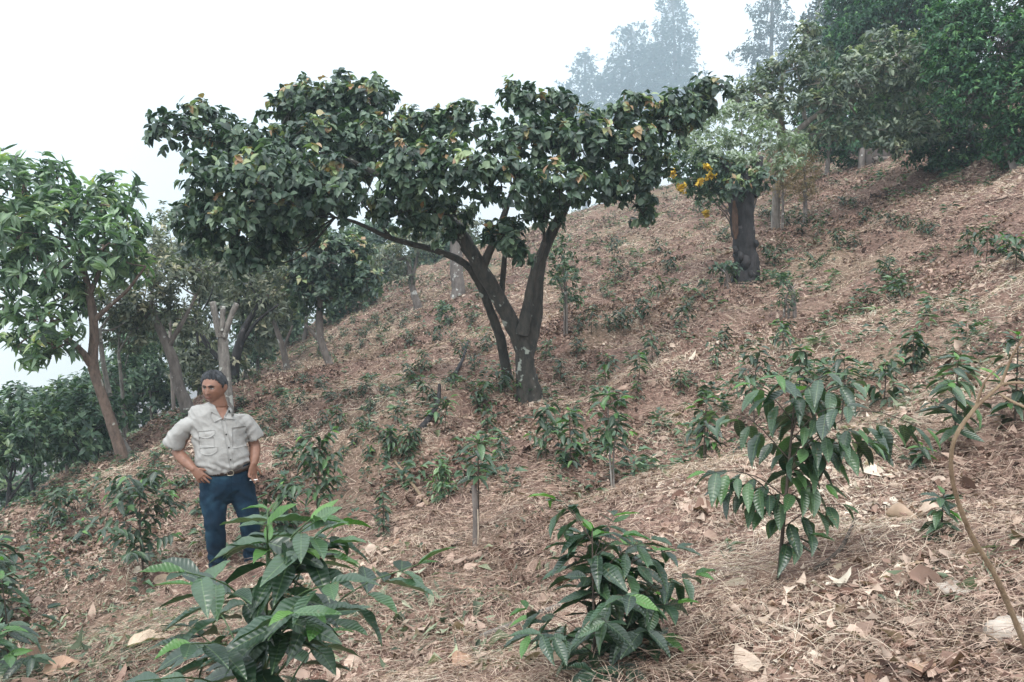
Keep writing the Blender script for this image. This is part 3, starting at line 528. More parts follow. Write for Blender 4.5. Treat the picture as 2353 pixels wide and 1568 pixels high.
def shrub(name, label, cat, Y0, base, blobs, leaf, seed, dens=14, k=7, group=None, stems=5, flower=None, tpl=None, droop=.5, bark='bark_grey', shell=.35):
    b0 = at(base[0], base[1], Y0); g = float(gz(b0[0], b0[1])); root = empty(name, (b0[0], b0[1], g), label, cat, group)
    sb = Bag(); rs = np.random.default_rng(seed)
    for i in range(max(stems, len(blobs))):
        bl = blobs[i % len(blobs)]; c = at(bl[0], bl[1], Y0 + bl[4]) + rs.normal(0, .06, 3)
        s = np.array([b0[0] + rs.normal(0, .03), b0[1] + rs.normal(0, .03), g - .05]); tube(sb, [s, np.array([s[0] * .8 + c[0] * .2, s[1] * .8 + c[1] * .2, s[2] * .35 + c[2] * .65]), c], [.016, .012, .006], 5, 4, .1, i)
    sb.build('stems', M[bark], root)
    cb = Bag(); crown_leaves(cb, blobs, Y0, leaf[1], leaf[2], dens, k, seed, tpl or template(2, 'ovate', .14, .2), droop, shell); cb.build('foliage', M[leaf[0]], root)
    if flower:
        for q, f_ in enumerate(flower):
            fb = Bag(); crown_leaves(fb, [f_], Y0, .045, .8, 200, 6, seed + 3 + q, diamond(), .1, .0); fb.build('flower_head', M['flower'], root)
    return root
shrub('silver_shrub', 'tall pale silvery shrub with yellow flower heads over the charred trunk', 'shrub', 12.75, (1712, 640),
      [(1640, 320, 50, 30, 0), (1700, 335, 50, 30, .2), (1765, 345, 44, 26, .1), (1690, 372, 66, 22, -.4), (1650, 268, 40, 18, .3), (1725, 285, 40, 18, .3), (1800, 385, 36, 24, -.2), (1605, 292, 34, 20, 0), (1620, 350, 40, 24, -.3), (1840, 350, 30, 20, 0), (1760, 300, 30, 20, 0), (1580, 330, 30, 18, 0), (1690, 250, 34, 14, .3), (1820, 320, 34, 18, 0)], ('pale', .085, .45), 501, dens=28,
      flower=[(1632, 406, 9, 7, -.9), (1566, 434, 9, 10, -.7), (1624, 386, 8, 6, -.9), (1545, 398, 8, 10, -.5), (1622, 492, 8, 8, -.6), (1608, 420, 8, 8, -.9)])
shrub('flowering_shrub', 'dark green shrub with loose branches hanging left of the charred trunk', 'shrub', 12.9, (1700, 640),
      [(1600, 380, 48, 44, 0), (1570, 340, 36, 34, .2), (1630, 420, 34, 34, 0), (1600, 440, 30, 26, .2), (1650, 410, 50, 30, -.5), (1560, 400, 26, 24, 0), (1700, 400, 50, 20, -.6), (1640, 450, 26, 18, -.4)], ('orchard', .10, .5), 502, dens=20)
for i, (x, y, lb) in enumerate([(1795, 395, 'tan dried seed head shrub just right of the charred trunk crown'), (1845, 400, 'second tan dried seed head shrub, farther right by the undergrowth')]):
    shrub('dried_shrub', lb, 'shrub', 14.5, (x + 5, 505 - i * 25), [(x, y - 28, 40, 36, 0), (x + 5, y + 12, 38, 34, 0), (x + 6, y + 40, 28, 22, 0)], ('seedhead', .05, .3), 510 + i, dens=60, k=6, group='tan dried seed head shrubs')
shrub('collar_bush', 'dark leafy sucker bush at the left foot of the charred trunk', 'bush', 11.9, (1670, 655), [(1675, 632, 20, 26, 0), (1655, 615, 16, 14, 0)], ('shade', .11, .5), 520)
shrub('tall_bush', 'tall dark weedy bush right behind the forked shade tree', 'bush', 11.8, (1300, 725), [(1290, 590, 36, 44, 0), (1308, 650, 34, 40, 0), (1310, 700, 30, 26, 0), (1275, 630, 26, 30, 0)], ('orchard', .075, .4), 530, dens=24)
shrub('tall_bush', 'upright green weedy bush on the slope right of the charred trunk', 'bush', 9.6, (1822, 728), [(1800, 650, 26, 30, 0), (1818, 690, 26, 26, 0), (1790, 632, 16, 18, .1)], ('orchard', .06, .35), 531, dens=34)
shrub('round_bush', 'round dark bush at the foot of the short thick trunk', 'bush', 17.5, (1030, 745), [(1025, 722, 28, 22, 0)], ('orchard', .10, .45), 532, dens=20)
shrub('pale_bush', 'pale grey green weeds on the slope behind the lichen trunks', 'bush', 13.5, (332, 1018), [(330, 1003, 38, 12, 0)], ('pale', .10, .35), 533, dens=18)
# the open tree with long diagonal limbs
tree('diagonal_tree', 'open grey tree with long bare limbs slanting up to the right', 'tree', 14.2,
     [(1782, 490, 1.5, 18), (1786, 420, 1.2, 17), (1790, 350, .8, 20), (1800, 300, .6, 18)],
     [[(1800, 330, .5, 16), (1860, 278, 0, 12), (1915, 235, -.3, 10), (1980, 180, -.4, 8), (2060, 128, -.4, 4)], [(1806, 330, .5, 10), (1868, 292, .1, 8), (1925, 250, -.2, 7), (1995, 205, -.3, 4)],
      [(1790, 340, .6, 14), (1795, 230, .6, 12), (1800, 170, .7, 8), (1830, 110, .7, 5)], [(1940, 225, .2, 6), (1985, 280, .1, 5), (2060, 290, 0, 3)], [(1850, 275, .4, 10), (1838, 210, .5, 8), (1850, 150, .5, 5)]],
     [(1830, 165, 42, 44, .2), (1895, 195, 62, 40, 0), (1850, 85, 32, 40, .4), (1870, 120, 40, 22, .4), (1980, 150, 66, 34, 0), (2070, 115, 60, 36, 0), (1950, 240, 66, 30, -.2), (2080, 215, 70, 40, -.2), (2000, 300, 72, 26, -.2), (2110, 300, 50, 26, -.2),
      (1740, 215, 46, 40, .3), (1790, 255, 44, 36, .3), (1700, 240, 36, 34, .3), (1770, 170, 34, 34, .5), (2020, 90, 40, 22, .2), (1880, 240, 60, 30, -.4), (2030, 170, 60, 40, -.4), (1960, 195, 60, 26, -.5), (2110, 160, 50, 40, -.3), (1900, 310, 50, 24, -.3), (2050, 340, 50, 20, -.3), (1750, 270, 50, 26, -.2)], ('greyleaf', .11, .48), 'bark_limb', 601, dens=17, k=7, droop=.7, rough=.1)
# the forest edge on the right
FOR = [
 ('bright hanging foliage of the nearest forest tree at the right edge', 12.6, [(2345, 470, 0, 20), (2335, 400, 0, 16), (2300, 300, .2, 12)], [(2290, 120, 80, 80, 0), (2330, 220, 70, 80, -.2), (2250, 220, 66, 66, .1), (2200, 130, 60, 60, .3), (2310, 20, 90, 60, .3), (2400, 130, 80, 150, 0), (2220, 40, 60, 44, .6), (2320, 330, 60, 40, .2), (2180, 60, 60, 60, .5), (2180, 190, 50, 60, .4), (2360, 320, 60, 90, 0)], .095, .15, 18),
 ('dark forest tree whose low crown reaches the ground at the right', 14.2, [(2240, 400, 0, 16), (2235, 350, 0, 14), (2230, 280, 0, 10)], [(2210, 330, 66, 46, 0), (2270, 360, 60, 36, 0), (2150, 350, 60, 36, .3), (2330, 390, 50, 34, 0), (2150, 270, 60, 50, .6), (2240, 280, 60, 50, .4), (2100, 330, 60, 40, .5), (2060, 270, 50, 60, .8), (2200, 380, 60, 24, 0)], .09, -.1, 18),
 ('tall forest tree left of the bright foliage, slightly hazed', 19, [(2120, 370, 0, 16), (2115, 280, 0, 14), (2110, 180, 0, 10)], [(2060, 50, 90, 66, 0), (2140, 70, 80, 70, 0), (1990, 90, 60, 60, .5), (2100, 150, 80, 66, 0), (2160, 190, 60, 60, 0), (2030, 160, 60, 60, .5), (2080, -20, 100, 60, 0)], .12, 0, 12),
 ('hazed forest tree high at the slope top behind the slanting limbs', 24, [(1985, 360, 0, 12), (1982, 280, 0, 10), (1975, 180, 0, 8)], [(1990, 60, 66, 60, 0), (1950, 30, 60, 50, .5), (1990, 180, 60, 66, 0), (1930, 250, 60, 60, 0), (2000, 300, 60, 50, 0), (1900, 180, 40, 70, 2), (1940, 110, 60, 60, 0), (2040, 240, 60, 60, 0), (1880, 280, 50, 50, 1), (2000, -20, 80, 60, 0)], .14, 0, 10),
 ('dark undergrowth tree closing the top of the slope right of the dried shrubs', 19, [(1900, 385, 0, 10), (1905, 350, 0, 9), (1910, 320, 0, 7)], [(1900, 330, 46, 34, 0), (1960, 350, 50, 26, 0), (2030, 345, 50, 26, 0), (1880, 290, 36, 30, .5), (2080, 350, 50, 30, 0), (1850, 330, 40, 40, .5), (1960, 290, 70, 50, .8), (2040, 280, 60, 50, .8), (2120, 360, 50, 24, -.5)], .11, 0, 13),
]
for i, (lb, Y0, tr, bl, L, lv_, dn) in enumerate(FOR):
    tree('forest_tree', lb, 'tree', Y0, tr, [], bl, ('forest', L, .46), 'bark_grey', 700 + i * 5, group='trees of the forest edge', dens=dn * 1.8, k=7, droop=.7, tpl=template(2, 'ovate', .14, .2), sides=8, lightvar=max(lv_, 0))
# tall layered trees fading in the mist
def layered(label, Y0, base, top, wpx, seed, n=16, mat='conifer'):
    tr = [(base[0], base[1], 0, 12), ((base[0] + top[0]) / 2, (base[1] + top[1]) / 2, 0, 9), (top[0], top[1], 0, 3)]
    rs = np.random.default_rng(seed); bl = []; H = base[1] - top[1]
    for i in range(n):
        f = (i + .5) / n; y = top[1] + f * H * .72; ww = wpx * (.28 + .72 * min(1, f * 1.6)) * (.7 + .5 * rs.random())
        s = rs.choice([-1, 1]); bl.append((top[0] + (base[0] - top[0]) * f * .7 + s * ww * .38, y, ww * .5, max(9, H * .035), rs.normal(0, 1.5), ww / F * Y0 * .45))
        bl.append((top[0] - s * ww * .3, y + 5, ww * .38, max(9, H * .03), rs.normal(0, 1.5), ww / F * Y0 * .4))
    tree('layered_tree', label, 'tree', Y0, tr, [], bl, (mat, .005 * Y0 + .15, .4), 'bark_grey', seed, group='tall trees fading in the mist', dens=16 / Y0 if Y0 > 100 else 36 / Y0, k=7, droop=.3, tpl=diamond(), sides=7, rough=.05, shell=.3)
layered('tallest layered tree in the mist above the big crown', 262, (1560, 340), (1545, -10), 105, 801, 20)
layered('mist faded tree just left of the tallest one', 272, (1455, 350), (1450, 60), 120, 802, 16)
layered('lowest and palest tree of the misty row, leftmost', 285, (1345, 350), (1345, 120), 90, 803, 12)
layered('high layered tree at the top edge left of the forest', 140, (1770, 300), (1775, -60), 95, 804, 18)
layered('partly hidden layered tree between the misty trees and the forest', 80, (1900, 330), (1900, -80), 80, 805, 18)
# ------------------------------------------------------------------ coffee saplings
T_HI = [template(9, 'coffee', .10, c, wv) for c, wv in ((.18, .012), (.34, .02), (.06, .015))]
T_MID = template(4, 'coffee', .12, .25); T_LO = template(2, 'coffee', .14, .22)
def sapling(base, h, wd, leafL, bare, seed, label, lod=1, mat='coffee', group='coffee saplings planted over the slope', lean=(0, 0), nodes=None, name='coffee_sapling', cat='sapling', bright=.5, yellow=0, twin=False, pale_stem=False, droop=.2, cone=0, extra=(), green=False):
    rs = np.random.default_rng(seed); base = np.array(base, float); root = empty(name, base, label, cat, group)
    sb = Bag(); fb = Bag(); yb = Bag(); ylb = Bag()
    rad = max(.0045, h * .0085)
    stems = [(np.zeros(3), 1.0, 0.0)] + ([(np.array([wd * .12, .05, 0]), .72, 1.3)] if twin else [])
    for so_, sh, ph in stems:
        hh = h * sh; top = base + so_ + np.array([lean[0] * hh + rs.normal(0, .03) * hh, lean[1] * hh, hh])
        p0 = base + so_ * .3 + np.array([0, 0, -.06]); mid = (p0 + top) / 2 + rs.normal(0, .02, 3) * hh
        SP, SR = smooth_path([p0, mid, top], [rad * 1.25, rad, rad * .45], 8)
        tube(sb, [p0, mid, top], [rad * 1.25, rad, rad * .45], 7 if lod > 1 else 5, 6, .08, seed)
        def onstem(f):
            i = min(int(f * (len(SP) - 1)), len(SP) - 2); t = f * (len(SP) - 1) - i; return SP[i] * (1 - t) + SP[i + 1] * t
        nn = nodes or max(4, int(hh * (1 - bare) / max(leafL * .46, .02)))
        nn = min(nn, 13)
        az0 = rs.random() * 3 + ph; P = []; D = []; U = []; Ls = []; yg = []
        plan = [(bare + (1 - bare) * (i + .3) / nn, None, 0) for i in range(nn)] + (list(extra) if ph == 0 else [])
        for i, (f, xaz, xlen) in enumerate(plan):
            g = max(0, (f - bare) / (1 - bare)); c = onstem(f)
            prof = (.75 + .4 * min(1, g * 2.5)) * ((1.0 - .5 * g ** 2.2) * (1 - cone) + cone * (1.05 - .85 * g))
            for s in (0, 1):
                if xaz is not None and s: continue
                if xaz is None and rs.random() < .06: continue
                az = az0 + i * (1.571 + rs.normal(0, .25)) + s * math.pi + rs.normal(0, .2)
                bl = wd * .5 * prof * (.75 + .45 * rs.random()) * (.85 if twin else 1); bl = max(bl - leafL * .55, leafL * .18)
                
                if xaz is not None: az = xaz; bl = xlen; g = .3
                b = np.array([math.cos(az), math.sin(az) * .9, .55 + .6 * g]); b = unit(b)
                e = c + b * bl + np.array([0, 0, -bl * bl * .42 / max(wd, .05)]); m_ = c + b * bl * .5 + np.array([0, 0, bl * .05])
                if bl > leafL * .3: tube(sb, [c, m_, e], [rad * .45, rad * .32, rad * .2], 4, 3, 0, seed + i, False)
                side = unit(np.cross(b, [0, 0, 1.0])); np_ = max(1, int(bl / (leafL * .45)))
                for q in range(np_ + 1):
                    u = (q + .45) / (np_ + .45); u = min(u, 1); pt = (c * (1 - u) ** 2 + 2 * u * (1 - u) * m_ + u * u * e)
                    for sg in (-1, 1):
                        if rs.random() < .07: continue
                        P.append(pt); tip = q == np_
                        D.append(side * sg * (.75 if not tip else .55) + b * (.45 if not tip else .8) * np.array([1, 1, .3]) + np.array([0, 0, -droop - .35 * rs.random() + .25 * g * tip]) + rs.normal(0, .14, 3))
                        U.append(np.array([0, 0, 1.0]) + b * .15 * np.array([1, 1, 0]) - side * sg * .1 + rs.normal(0, .22, 3))
                        Ls.append(leafL * (.75 + .4 * rs.random()) * (.72 if tip else 1)); yg.append(tip and rs.random() < bright)
        tp = onstem(1.0)
        for q in range(4):
            az = az0 + q * 1.571 + rs.normal(0, .2); lift = .9 if q < 2 else .35
            P.append(tp - np.array([0, 0, .01 + .02 * (q > 1)])); D.append(np.array([math.cos(az), math.sin(az), lift])); U.append(np.array([-math.cos(az) * .5, -math.sin(az) * .5, 1])); Ls.append(leafL * (.5 if q < 2 else .75)); yg.append(rs.random() < bright + .2)
        P, D, U, Ls, yg = map(np.array, (P, D, U, Ls, yg)); nl = len(P); W = Ls * (.36 + .1 * rs.random(nl))
        var = np.clip(rs.random(nl) * .7 + rs.random() * .3, 0, 1); yl = np.zeros(nl, bool)
        if yellow: yl[int(nl * .3)] = True; Ls[int(nl * .3)] = leafL * .8
        for mask, bag in ((~yg & ~yl, fb), (yg & ~yl, yb), (yl, ylb)):
            if not mask.any(): continue
            if lod > 1:
                pick = rs.integers(0, 3, nl)
                for ti in range(3):
                    mk = mask & (pick == ti)
                    if mk.any():
                        V, Q, lu, lv, ix = leaves(P[mk], D[mk], U[mk], Ls[mk], W[mk], T_HI[ti], rs.normal(1, .35, mk.sum())); bag.add(V, Q, var[mk][ix], lu, lv)
            else:
                V, Q, lu, lv, ix = leaves(P[mask], D[mask], U[mask], Ls[mask], W[mask], T_MID if lod == 1 else T_LO, rs.normal(1, .4, mask.sum())); bag.add(V, Q, var[mask][ix], lu, lv)
    sb.build('stem', M['bark_pale'] if pale_stem else M['stem_green'] if green else M['stem'], root)
    if lod == 0:
        for lst in ('V', 'Q'): pass
        off = fb.n
        for V, Q, a, u, v in zip(yb.V, yb.Q, yb.a, yb.u, yb.v): fb.add(V, Q - 0, np.clip(a * .1 + .9, 0, 1), u, v)
        fb.build('foliage', M[mat], root)
    else:
        fb.build('foliage', M[mat], root); yb.build('young_leaves', M['young'], root); ylb.build('yellow_leaves', M['yellow'], root)
    return root
def near(dx, Y, top):
    p = at(dx, 1000, Y); g = float(gz(p[0], p[1])); z = at(dx, top, Y)[2]; return (p[0], p[1], g), z - g
def plant_px(dx, dy, top, wpx):
    p = hit(dx, dy); return p, (dy - top) / F * p[1], wpx / F * p[1]
# the large ones close to the camera
b_, h_ = near(590, 1.95, 1240)
sapling(b_, h_, 1.34, .142, .36, 1001, 'largest coffee sapling, with bright green young leaves, in front of the standing man', 2, nodes=14, bright=.5, droop=.0, cone=1, green=True)
b_, h_ = near(1372, 2.45, 1215)
sapling(b_, h_, .92, .118, .10, 1003, 'bushy two stemmed coffee sapling at the bottom centre of the slope', 2, nodes=8, bright=.45, twin=True, cone=.35, droop=.08)
p, h_, w_ = plant_px(1785, 1337, 885, 520)
sapling(p, h_, w_ * .86, .122, .46, 1005, 'wide coffee sapling, drooping leaves and one yellow leaf right of the centre', 2, lean=(.10, 0), nodes=6, bright=.22, yellow=.02, droop=.38, extra=[(.64, -.12, .62), (.56, .12, .50), (.60, -.5, .36), (.44, 3.3, .40), (.36, 2.9, .30), (.34, -.5, .26), (.24, -1.0, .16)])
p, h_, w_ = plant_px(335, 1352, 1105, 290)
sapling(p, h_, w_, .12, .30, 1007, 'leafy coffee sapling with a bare lower stem left of the standing man', 2, nodes=9, bright=.25)
NEAR = [(15, 1560, 1320, 260, .0, 'coffee sapling cut by the left edge above the curled brown leaves', .16), (0, 1430, 1235, 190, .0, 'coffee sapling cut by the left edge, higher of the two there', .15),
 (-20, 1660, 1440, 220, 0, 'low coffee sapling in the bottom left corner', .16),
 (730, 1215, 1003, 155, .35, 'round headed coffee sapling right of the standing man', .12), (650, 1235, 1112, 120, .1, 'low dark coffee sapling beside the man with the cigarette hand', .13),
 (1255, 1062, 930, 118, .25, 'bright coffee sapling below the foot of the forked tree', .115), (1310, 1075, 940, 90, .15, 'darker coffee sapling touching the bright one below the forked tree', .11),
 (1615, 1077, 905, 115, .45, 'coffee sapling with thick grey stem between the bare stemmed and wide ones', .12),
 (1735, 980, 800, 105, .3, 'round coffee sapling standing behind the top of the wide one', .115), (1835, 960, 795, 78, .15, 'upright coffee sapling directly behind the wide one', .12),
 (1930, 985, 815, 85, .45, 'coffee sapling with a thin stem and spread crown right of the upright one', .12), (2028, 935, 830, 110, .2, 'coffee sapling carrying a yellow leaf on the right', .115),
 (2095, 862, 758, 100, .35, 'double headed coffee sapling higher up in the right part', .11), (2190, 1050, 822, 190, .3, 'broad coffee sapling left of the arching bare branch', .125), (2330, 985, 765, 120, .15, 'coffee sapling behind the forks of the arching bare branch', .12),
 (2120, 1075, 1030, 60, .1, 'tiny coffee seedling below the broad one on the right', .10), (2165, 1230, 1130, 60, .2, 'thin small coffee sapling under the tip of the wide one', .10),
 (142, 1210, 1128, 105, .15, 'bushy light green coffee sapling by the dark orchard trunks', .10), (285, 1160, 1100, 95, .1, 'bright coffee sapling at the foot of the smooth leaning trunk', .11), (393, 1165, 1105, 60, .2, 'small coffee sapling left of the man by his elbow', .10),
 (190, 1235, 1195, 90, 0, 'flat low coffee seedling below the bushy light green one', .11), (880, 1235, 1120, 40, .2, 'thin little coffee seedling right of the leaning stick', .08)]
for i, (x, y, t_, w_, br, lb, LL) in enumerate(NEAR):
    p, h_, ww = plant_px(x, y, t_, w_ * 1.2); sapling(p, max(h_, .12), ww, LL, br, 1100 + i, lb, 2 if p[1] < 4.2 else 1, bright=.2, twin=(i in (7, 12)), yellow=.02 if 'yellow' in lb else 0)
p, h_, w_ = plant_px(1408, 1132, 895, 150)
sapling(p, h_, w_, .13, .62, 1130, 'tall coffee sapling on two long bare pale stems', 2, nodes=4, bright=.5, pale_stem=True, twin=True)
p, h_, w_ = plant_px(1098, 1255, 1003, 125)
sapling(p, h_, w_, .13, .62, 1131, 'coffee sapling with a small crown tied beside the brown stake', 2, nodes=4, bright=.3)
p, h_, w_ = plant_px(1010, 1150, 1048, 100)
sapling(p, h_, w_, .07, .08, 1132, 'light green broad leaved weed beside the leaning stick', 1, 'loquat', group=None, name='leafy_weed', cat='weed', bright=.2, twin=True)
# the many smaller ones: (x, foot y, top y, width) by patch of the slope
PATCH = {
 'between forked tree and charred trunk': [(1400, 760, 725, 30), (1433, 770, 722, 55), (1478, 745, 690, 60), (1513, 690, 643, 50), (1617, 692, 648, 45), (1586, 714, 688, 40), (1414, 657, 600, 42), (1412, 600, 555, 40), (1512, 588, 552, 36), (1538, 632, 580, 34), (1533, 630, 612, 30), (1415, 757, 735, 40), (1396, 683, 655, 36), (1661, 551, 531, 36), (1434, 733, 710, 34), (1604, 500, 467, 50)],
 'close right of the forked tree': [(1390, 890, 820, 42), (1328, 775, 732, 30), (1360, 768, 710, 44), (1565, 765, 708, 55), (1500, 833, 766, 52), (1465, 890, 812, 52), (1563, 903, 855, 34), (1643, 846, 798, 36), (1665, 798, 752, 34), (1254, 828, 786, 46), (1288, 875, 830, 44), (1324, 815, 780, 40), (1462, 925, 880, 30)],
 'on upper slope right of charred trunk': [(1780, 612, 575, 60), (1874, 617, 600, 66), (1925, 578, 531, 44), (1843, 546, 498, 40), (1876, 556, 507, 36), (1806, 520, 492, 36), (1775, 510, 486, 40), (1960, 572, 556, 40), (2042, 640, 604, 60), (2075, 684, 648, 62), (1799, 810, 745, 62), (1750, 500, 476, 30), (1936, 472, 459, 36), (1961, 474, 459, 26)],
 'in terrace row near right edge': [(2225, 588, 525, 30), (2264, 608, 533, 70), (2332, 626, 547, 72), (1990, 512, 482, 34), (2018, 514, 494, 40), (2045, 522, 495, 40), (2077, 530, 500, 40), (2112, 536, 508, 40), (2143, 545, 515, 40), (2305, 590, 550, 44)],
 'on open slope left of forked tree': [(938, 792, 770, 32), (1004, 795, 758, 46), (975, 852, 815, 40), (1035, 894, 858, 38), (1080, 748, 722, 30), (1045, 792, 764, 26), (1063, 835, 788, 36), (1119, 808, 772, 46), (1090, 848, 818, 36), (1159, 908, 852, 56), (1200, 928, 880, 50), (944, 880, 842, 50), (971, 930, 874, 38), (918, 920, 892, 40), (885, 914, 888, 32), (829, 914, 886, 48), (799, 917, 896, 30), (852, 950, 922, 44), (763, 920, 902, 34), (733, 894, 868, 36), (697, 884, 864, 30)],
 'on near slope below forked tree': [(1109, 930, 880, 48), (1122, 990, 935, 52), (990, 930, 905, 46), (1023, 1000, 925, 58), (915, 972, 942, 46), (838, 992, 970, 48), (892, 1030, 982, 40), (942, 1036, 980, 46), (776, 990, 938, 44), (711, 1008, 970, 34), (953, 1022, 990, 42), (939, 1062, 1024, 52), (897, 1058, 985, 34), (850, 1055, 1028, 40), (1161, 905, 880, 30), (1148, 1058, 1000, 60), (1097, 945, 905, 50), (870, 1012, 985, 40), (814, 1030, 1002, 36), (740, 975, 950, 34)],
 'on far slope beyond curved tree': [(837, 722, 700, 20), (865, 748, 730, 20), (888, 768, 746, 24), (898, 745, 730, 20), (960, 735, 720, 24), (775, 748, 736, 20), (838, 778, 764, 30), (848, 762, 748, 26), (790, 772, 758, 26), (810, 745, 732, 18), (925, 755, 738, 22), (872, 782, 768, 26), (830, 800, 785, 26), (760, 790, 776, 24), (800, 812, 795, 26), (735, 815, 800, 24)],
 'on slope behind the standing man': [(640, 912, 892, 30), (622, 946, 925, 30), (586, 880, 862, 24), (605, 985, 962, 34), (652, 940, 920, 30), (690, 935, 912, 30), (612, 1010, 985, 40), (660, 985, 962, 34), (690, 1030, 1005, 36), (740, 1052, 1025, 40), (647, 1052, 1025, 40), (625, 965, 945, 26), (560, 935, 915, 26), (790, 1052, 1030, 30)],
 'on shaded slope left of the man': [(355, 1068, 1042, 42), (400, 1050, 1030, 34), (330, 1105, 1080, 34), (440, 1075, 1052, 36), (385, 1015, 998, 30), (420, 1120, 1098, 40), (365, 1125, 1100, 34), (455, 1185, 1150, 40), (420, 1010, 992, 26), (310, 1060, 1040, 26), (205, 1170, 1150, 40), (95, 1225, 1205, 40)],
}
ORD = ['first', 'second', 'third', 'fourth', 'fifth', 'sixth', 'seventh', 'eighth', 'ninth', 'tenth', 'eleventh', 'twelfth', 'thirteenth', 'fourteenth', 'fifteenth', 'sixteenth', 'seventeenth', 'eighteenth', 'nineteenth', 'twentieth', 'twenty-first', 'twenty-second', 'twenty-third']
sd_ = 2000
for place, lst in PATCH.items():
    lst = sorted(lst); hs = [a[1] - a[2] for a in lst]
    for i, (x, y, t_, w_) in enumerate(lst):
        sd_ += 1; p, h_, ww = plant_px(x, y, t_ - 4, w_ * 1.6)
        size = 'tiny' if h_ < .22 else 'small' if h_ < .38 else 'medium'
        sapling(p, h_, max(ww, .16), min(.12, max(.075, h_ * .34)), .15 if h_ < .3 else .38, sd_, f'{size} coffee sapling {place}, {ORD[i]} from left', 1 if p[1] < 9 else 0, 'coffee' if p[1] < 9 else 'coffee_far', bright=.2)
# ------------------------------------------------------------------ sticks, stakes, stones, single leaves
def stick(name, label, pts, w0, w1, mat='twig', lift=.012, sides=7, cat='stick', group=None, rough=.12, hover=None):
    P = [hit(x, y) for x, y in pts]; root_p = P[0]
    P = [p + np.array([0, 0, lift + (hover[i] if hover else 0)]) for i, p in enumerate(P)]
    Y = np.mean([p[1] for p in P]); r = np.linspace(w0, w1, len(P)) / F * Y * .5
    b = Bag(); tube(b, P, r, sides, 7, rough, int(pts[0][0])); o = b.build(name, M[mat]); tag(o, label, cat, group); return o
stick('fallen_branch', 'long pale dead branch lying under the bushy two stemmed sapling', [(1100, 1470), (1170, 1445), (1215, 1425), (1290, 1395)], 15, 11, 'bark_pale')
stick('fallen_branch', 'short thick brown stick right of the bushy two stemmed sapling', [(1440, 1342), (1485, 1318), (1532, 1293)], 14, 13, 'twig')
stick('fallen_branch', 'slanting brown stick leaning on the soil left of the light green weed', [(985, 1166), (945, 1115), (905, 1064)], 8, 6, 'twig', hover=[0, .01, .02])
stick('fallen_branch', 'dark bent branch lying at the foot of the brown stake', [(1040, 1260), (1062, 1240), (1075, 1222)], 8, 5, 'stem')
stick('fallen_branch', 'brown branch poking up behind the foot of the wide sapling', [(1870, 1320), (1930, 1280), (1965, 1225)], 12, 7, 'stem', hover=[0, .02, .06])
stick('fallen_branch', 'thin pale stalk lying across the grass at the right', [(1900, 1420), (1980, 1395), (2060, 1385)], 4, 2, 'straw')
stick('fallen_branch', 'thin broken branch on the far open slope right of the hanging crown', [(1905, 515), (1935, 505), (1960, 500)], 4, 3, 'stem')
stick('dead_root', 'dark crooked root standing among saplings below the forked tree', [(965, 990), (985, 975), (1000, 965), (1008, 950), (1010, 930)], 14, 7, 'bark_char', hover=[0, .04, .1, .16, .22], rough=.3, cat='root')
stick('dead_root', 'dark curved root on the open slope left of the forked tree', [(1030, 885), (1050, 862), (1064, 838), (1075, 800)], 10, 5, 'bark_char', hover=[0, .05, .08, .12], rough=.3, cat='root')
def stake():
    p = hit(1092, 1258); h = (1258 - 1112) / F * p[1]; r = 6.5 / F * p[1]
    root = empty('stake', p, 'thick brown wooden stake with a broken top beside the small crowned sapling', 'stake')
    b = Bag(); tube(b, [p + np.array([0, 0, -.08]), p + np.array([.004, 0, h * .5]), p + np.array([-.006, 0, h])], [r, r * .95, r], 9, 6, .14, 5); b.build('post', M['bark_grey'], root)
    b = Bag()
    for k in range(4):
        q = p + np.array([r * .6 * math.cos(k * 1.6), r * .6 * math.sin(k * 1.6), h * .97]); tube(b, [q, q + np.array([.002, 0, .02 + .012 * (k % 3)])], [r * .35, r * .08], 5, 2, .1, k)
    b.build('splintered_top', M['heartwood'], root)
    b = Bag(); q = p + np.array([r * .9, -r * .5, 0]); tube(b, [q + np.array([0, 0, .02]), q + np.array([.003, 0, h * .3]), q + np.array([0, 0, h * .62])], [.004, .006, .004], 6, 5, .2, 8); b.build('split_bark', M['cut'], root)
stake()
def rock(name, label, dx, dy, wpx, hpx, seed, cat='stone', flat=1.0, mat='stone'):
    p = hit(dx, dy); rs = np.random.default_rng(seed); a = wpx / F * p[1] * .5; c = hpx / F * p[1] * .55
    th, ph = np.meshgrid(np.linspace(0, 2 * np.pi, 33)[:-1], np.linspace(0, np.pi, 17)); d = np.stack([np.sin(ph) * np.cos(th), np.sin(ph) * np.sin(th), np.cos(ph)], -1).reshape(-1, 3)
    r = 1 + .25 * (vnoise(d[:, 0] * 2 + seed, d[:, 1] * 2 + d[:, 2] * 1.7, seed) - .5) + .12 * (vnoise(d[:, 0] * 6, d[:, 1] * 6 + d[:, 2] * 5, seed + 1) - .5)
    d2 = np.sign(d) * np.abs(d) ** .8
    V = p + d2 * r[:, None] * np.array([a, a * .7, c]) + np.array([0, 0, c * .35]); i = np.arange(17 * 32).reshape(17, 32); j = np.roll(i, -1, 1)
    Q = np.stack([i[1:], j[1:], j[:-1], i[:-1]], -1).reshape(-1, 4); o = mesh_np(name, V, Q, M[mat]); tag(o, label, cat); return o
rock('stone', 'pale rounded stone cut by the right edge near the bottom', 2335, 1470, 130, 70, 3)
rock('stone', 'flat pinkish stone slab lying left of the arching bare branch', 2215, 1355, 120, 16, 4)
rock('stone', 'small pale stone on the bare soil of the open slope', 1090, 1010, 20, 12, 6)
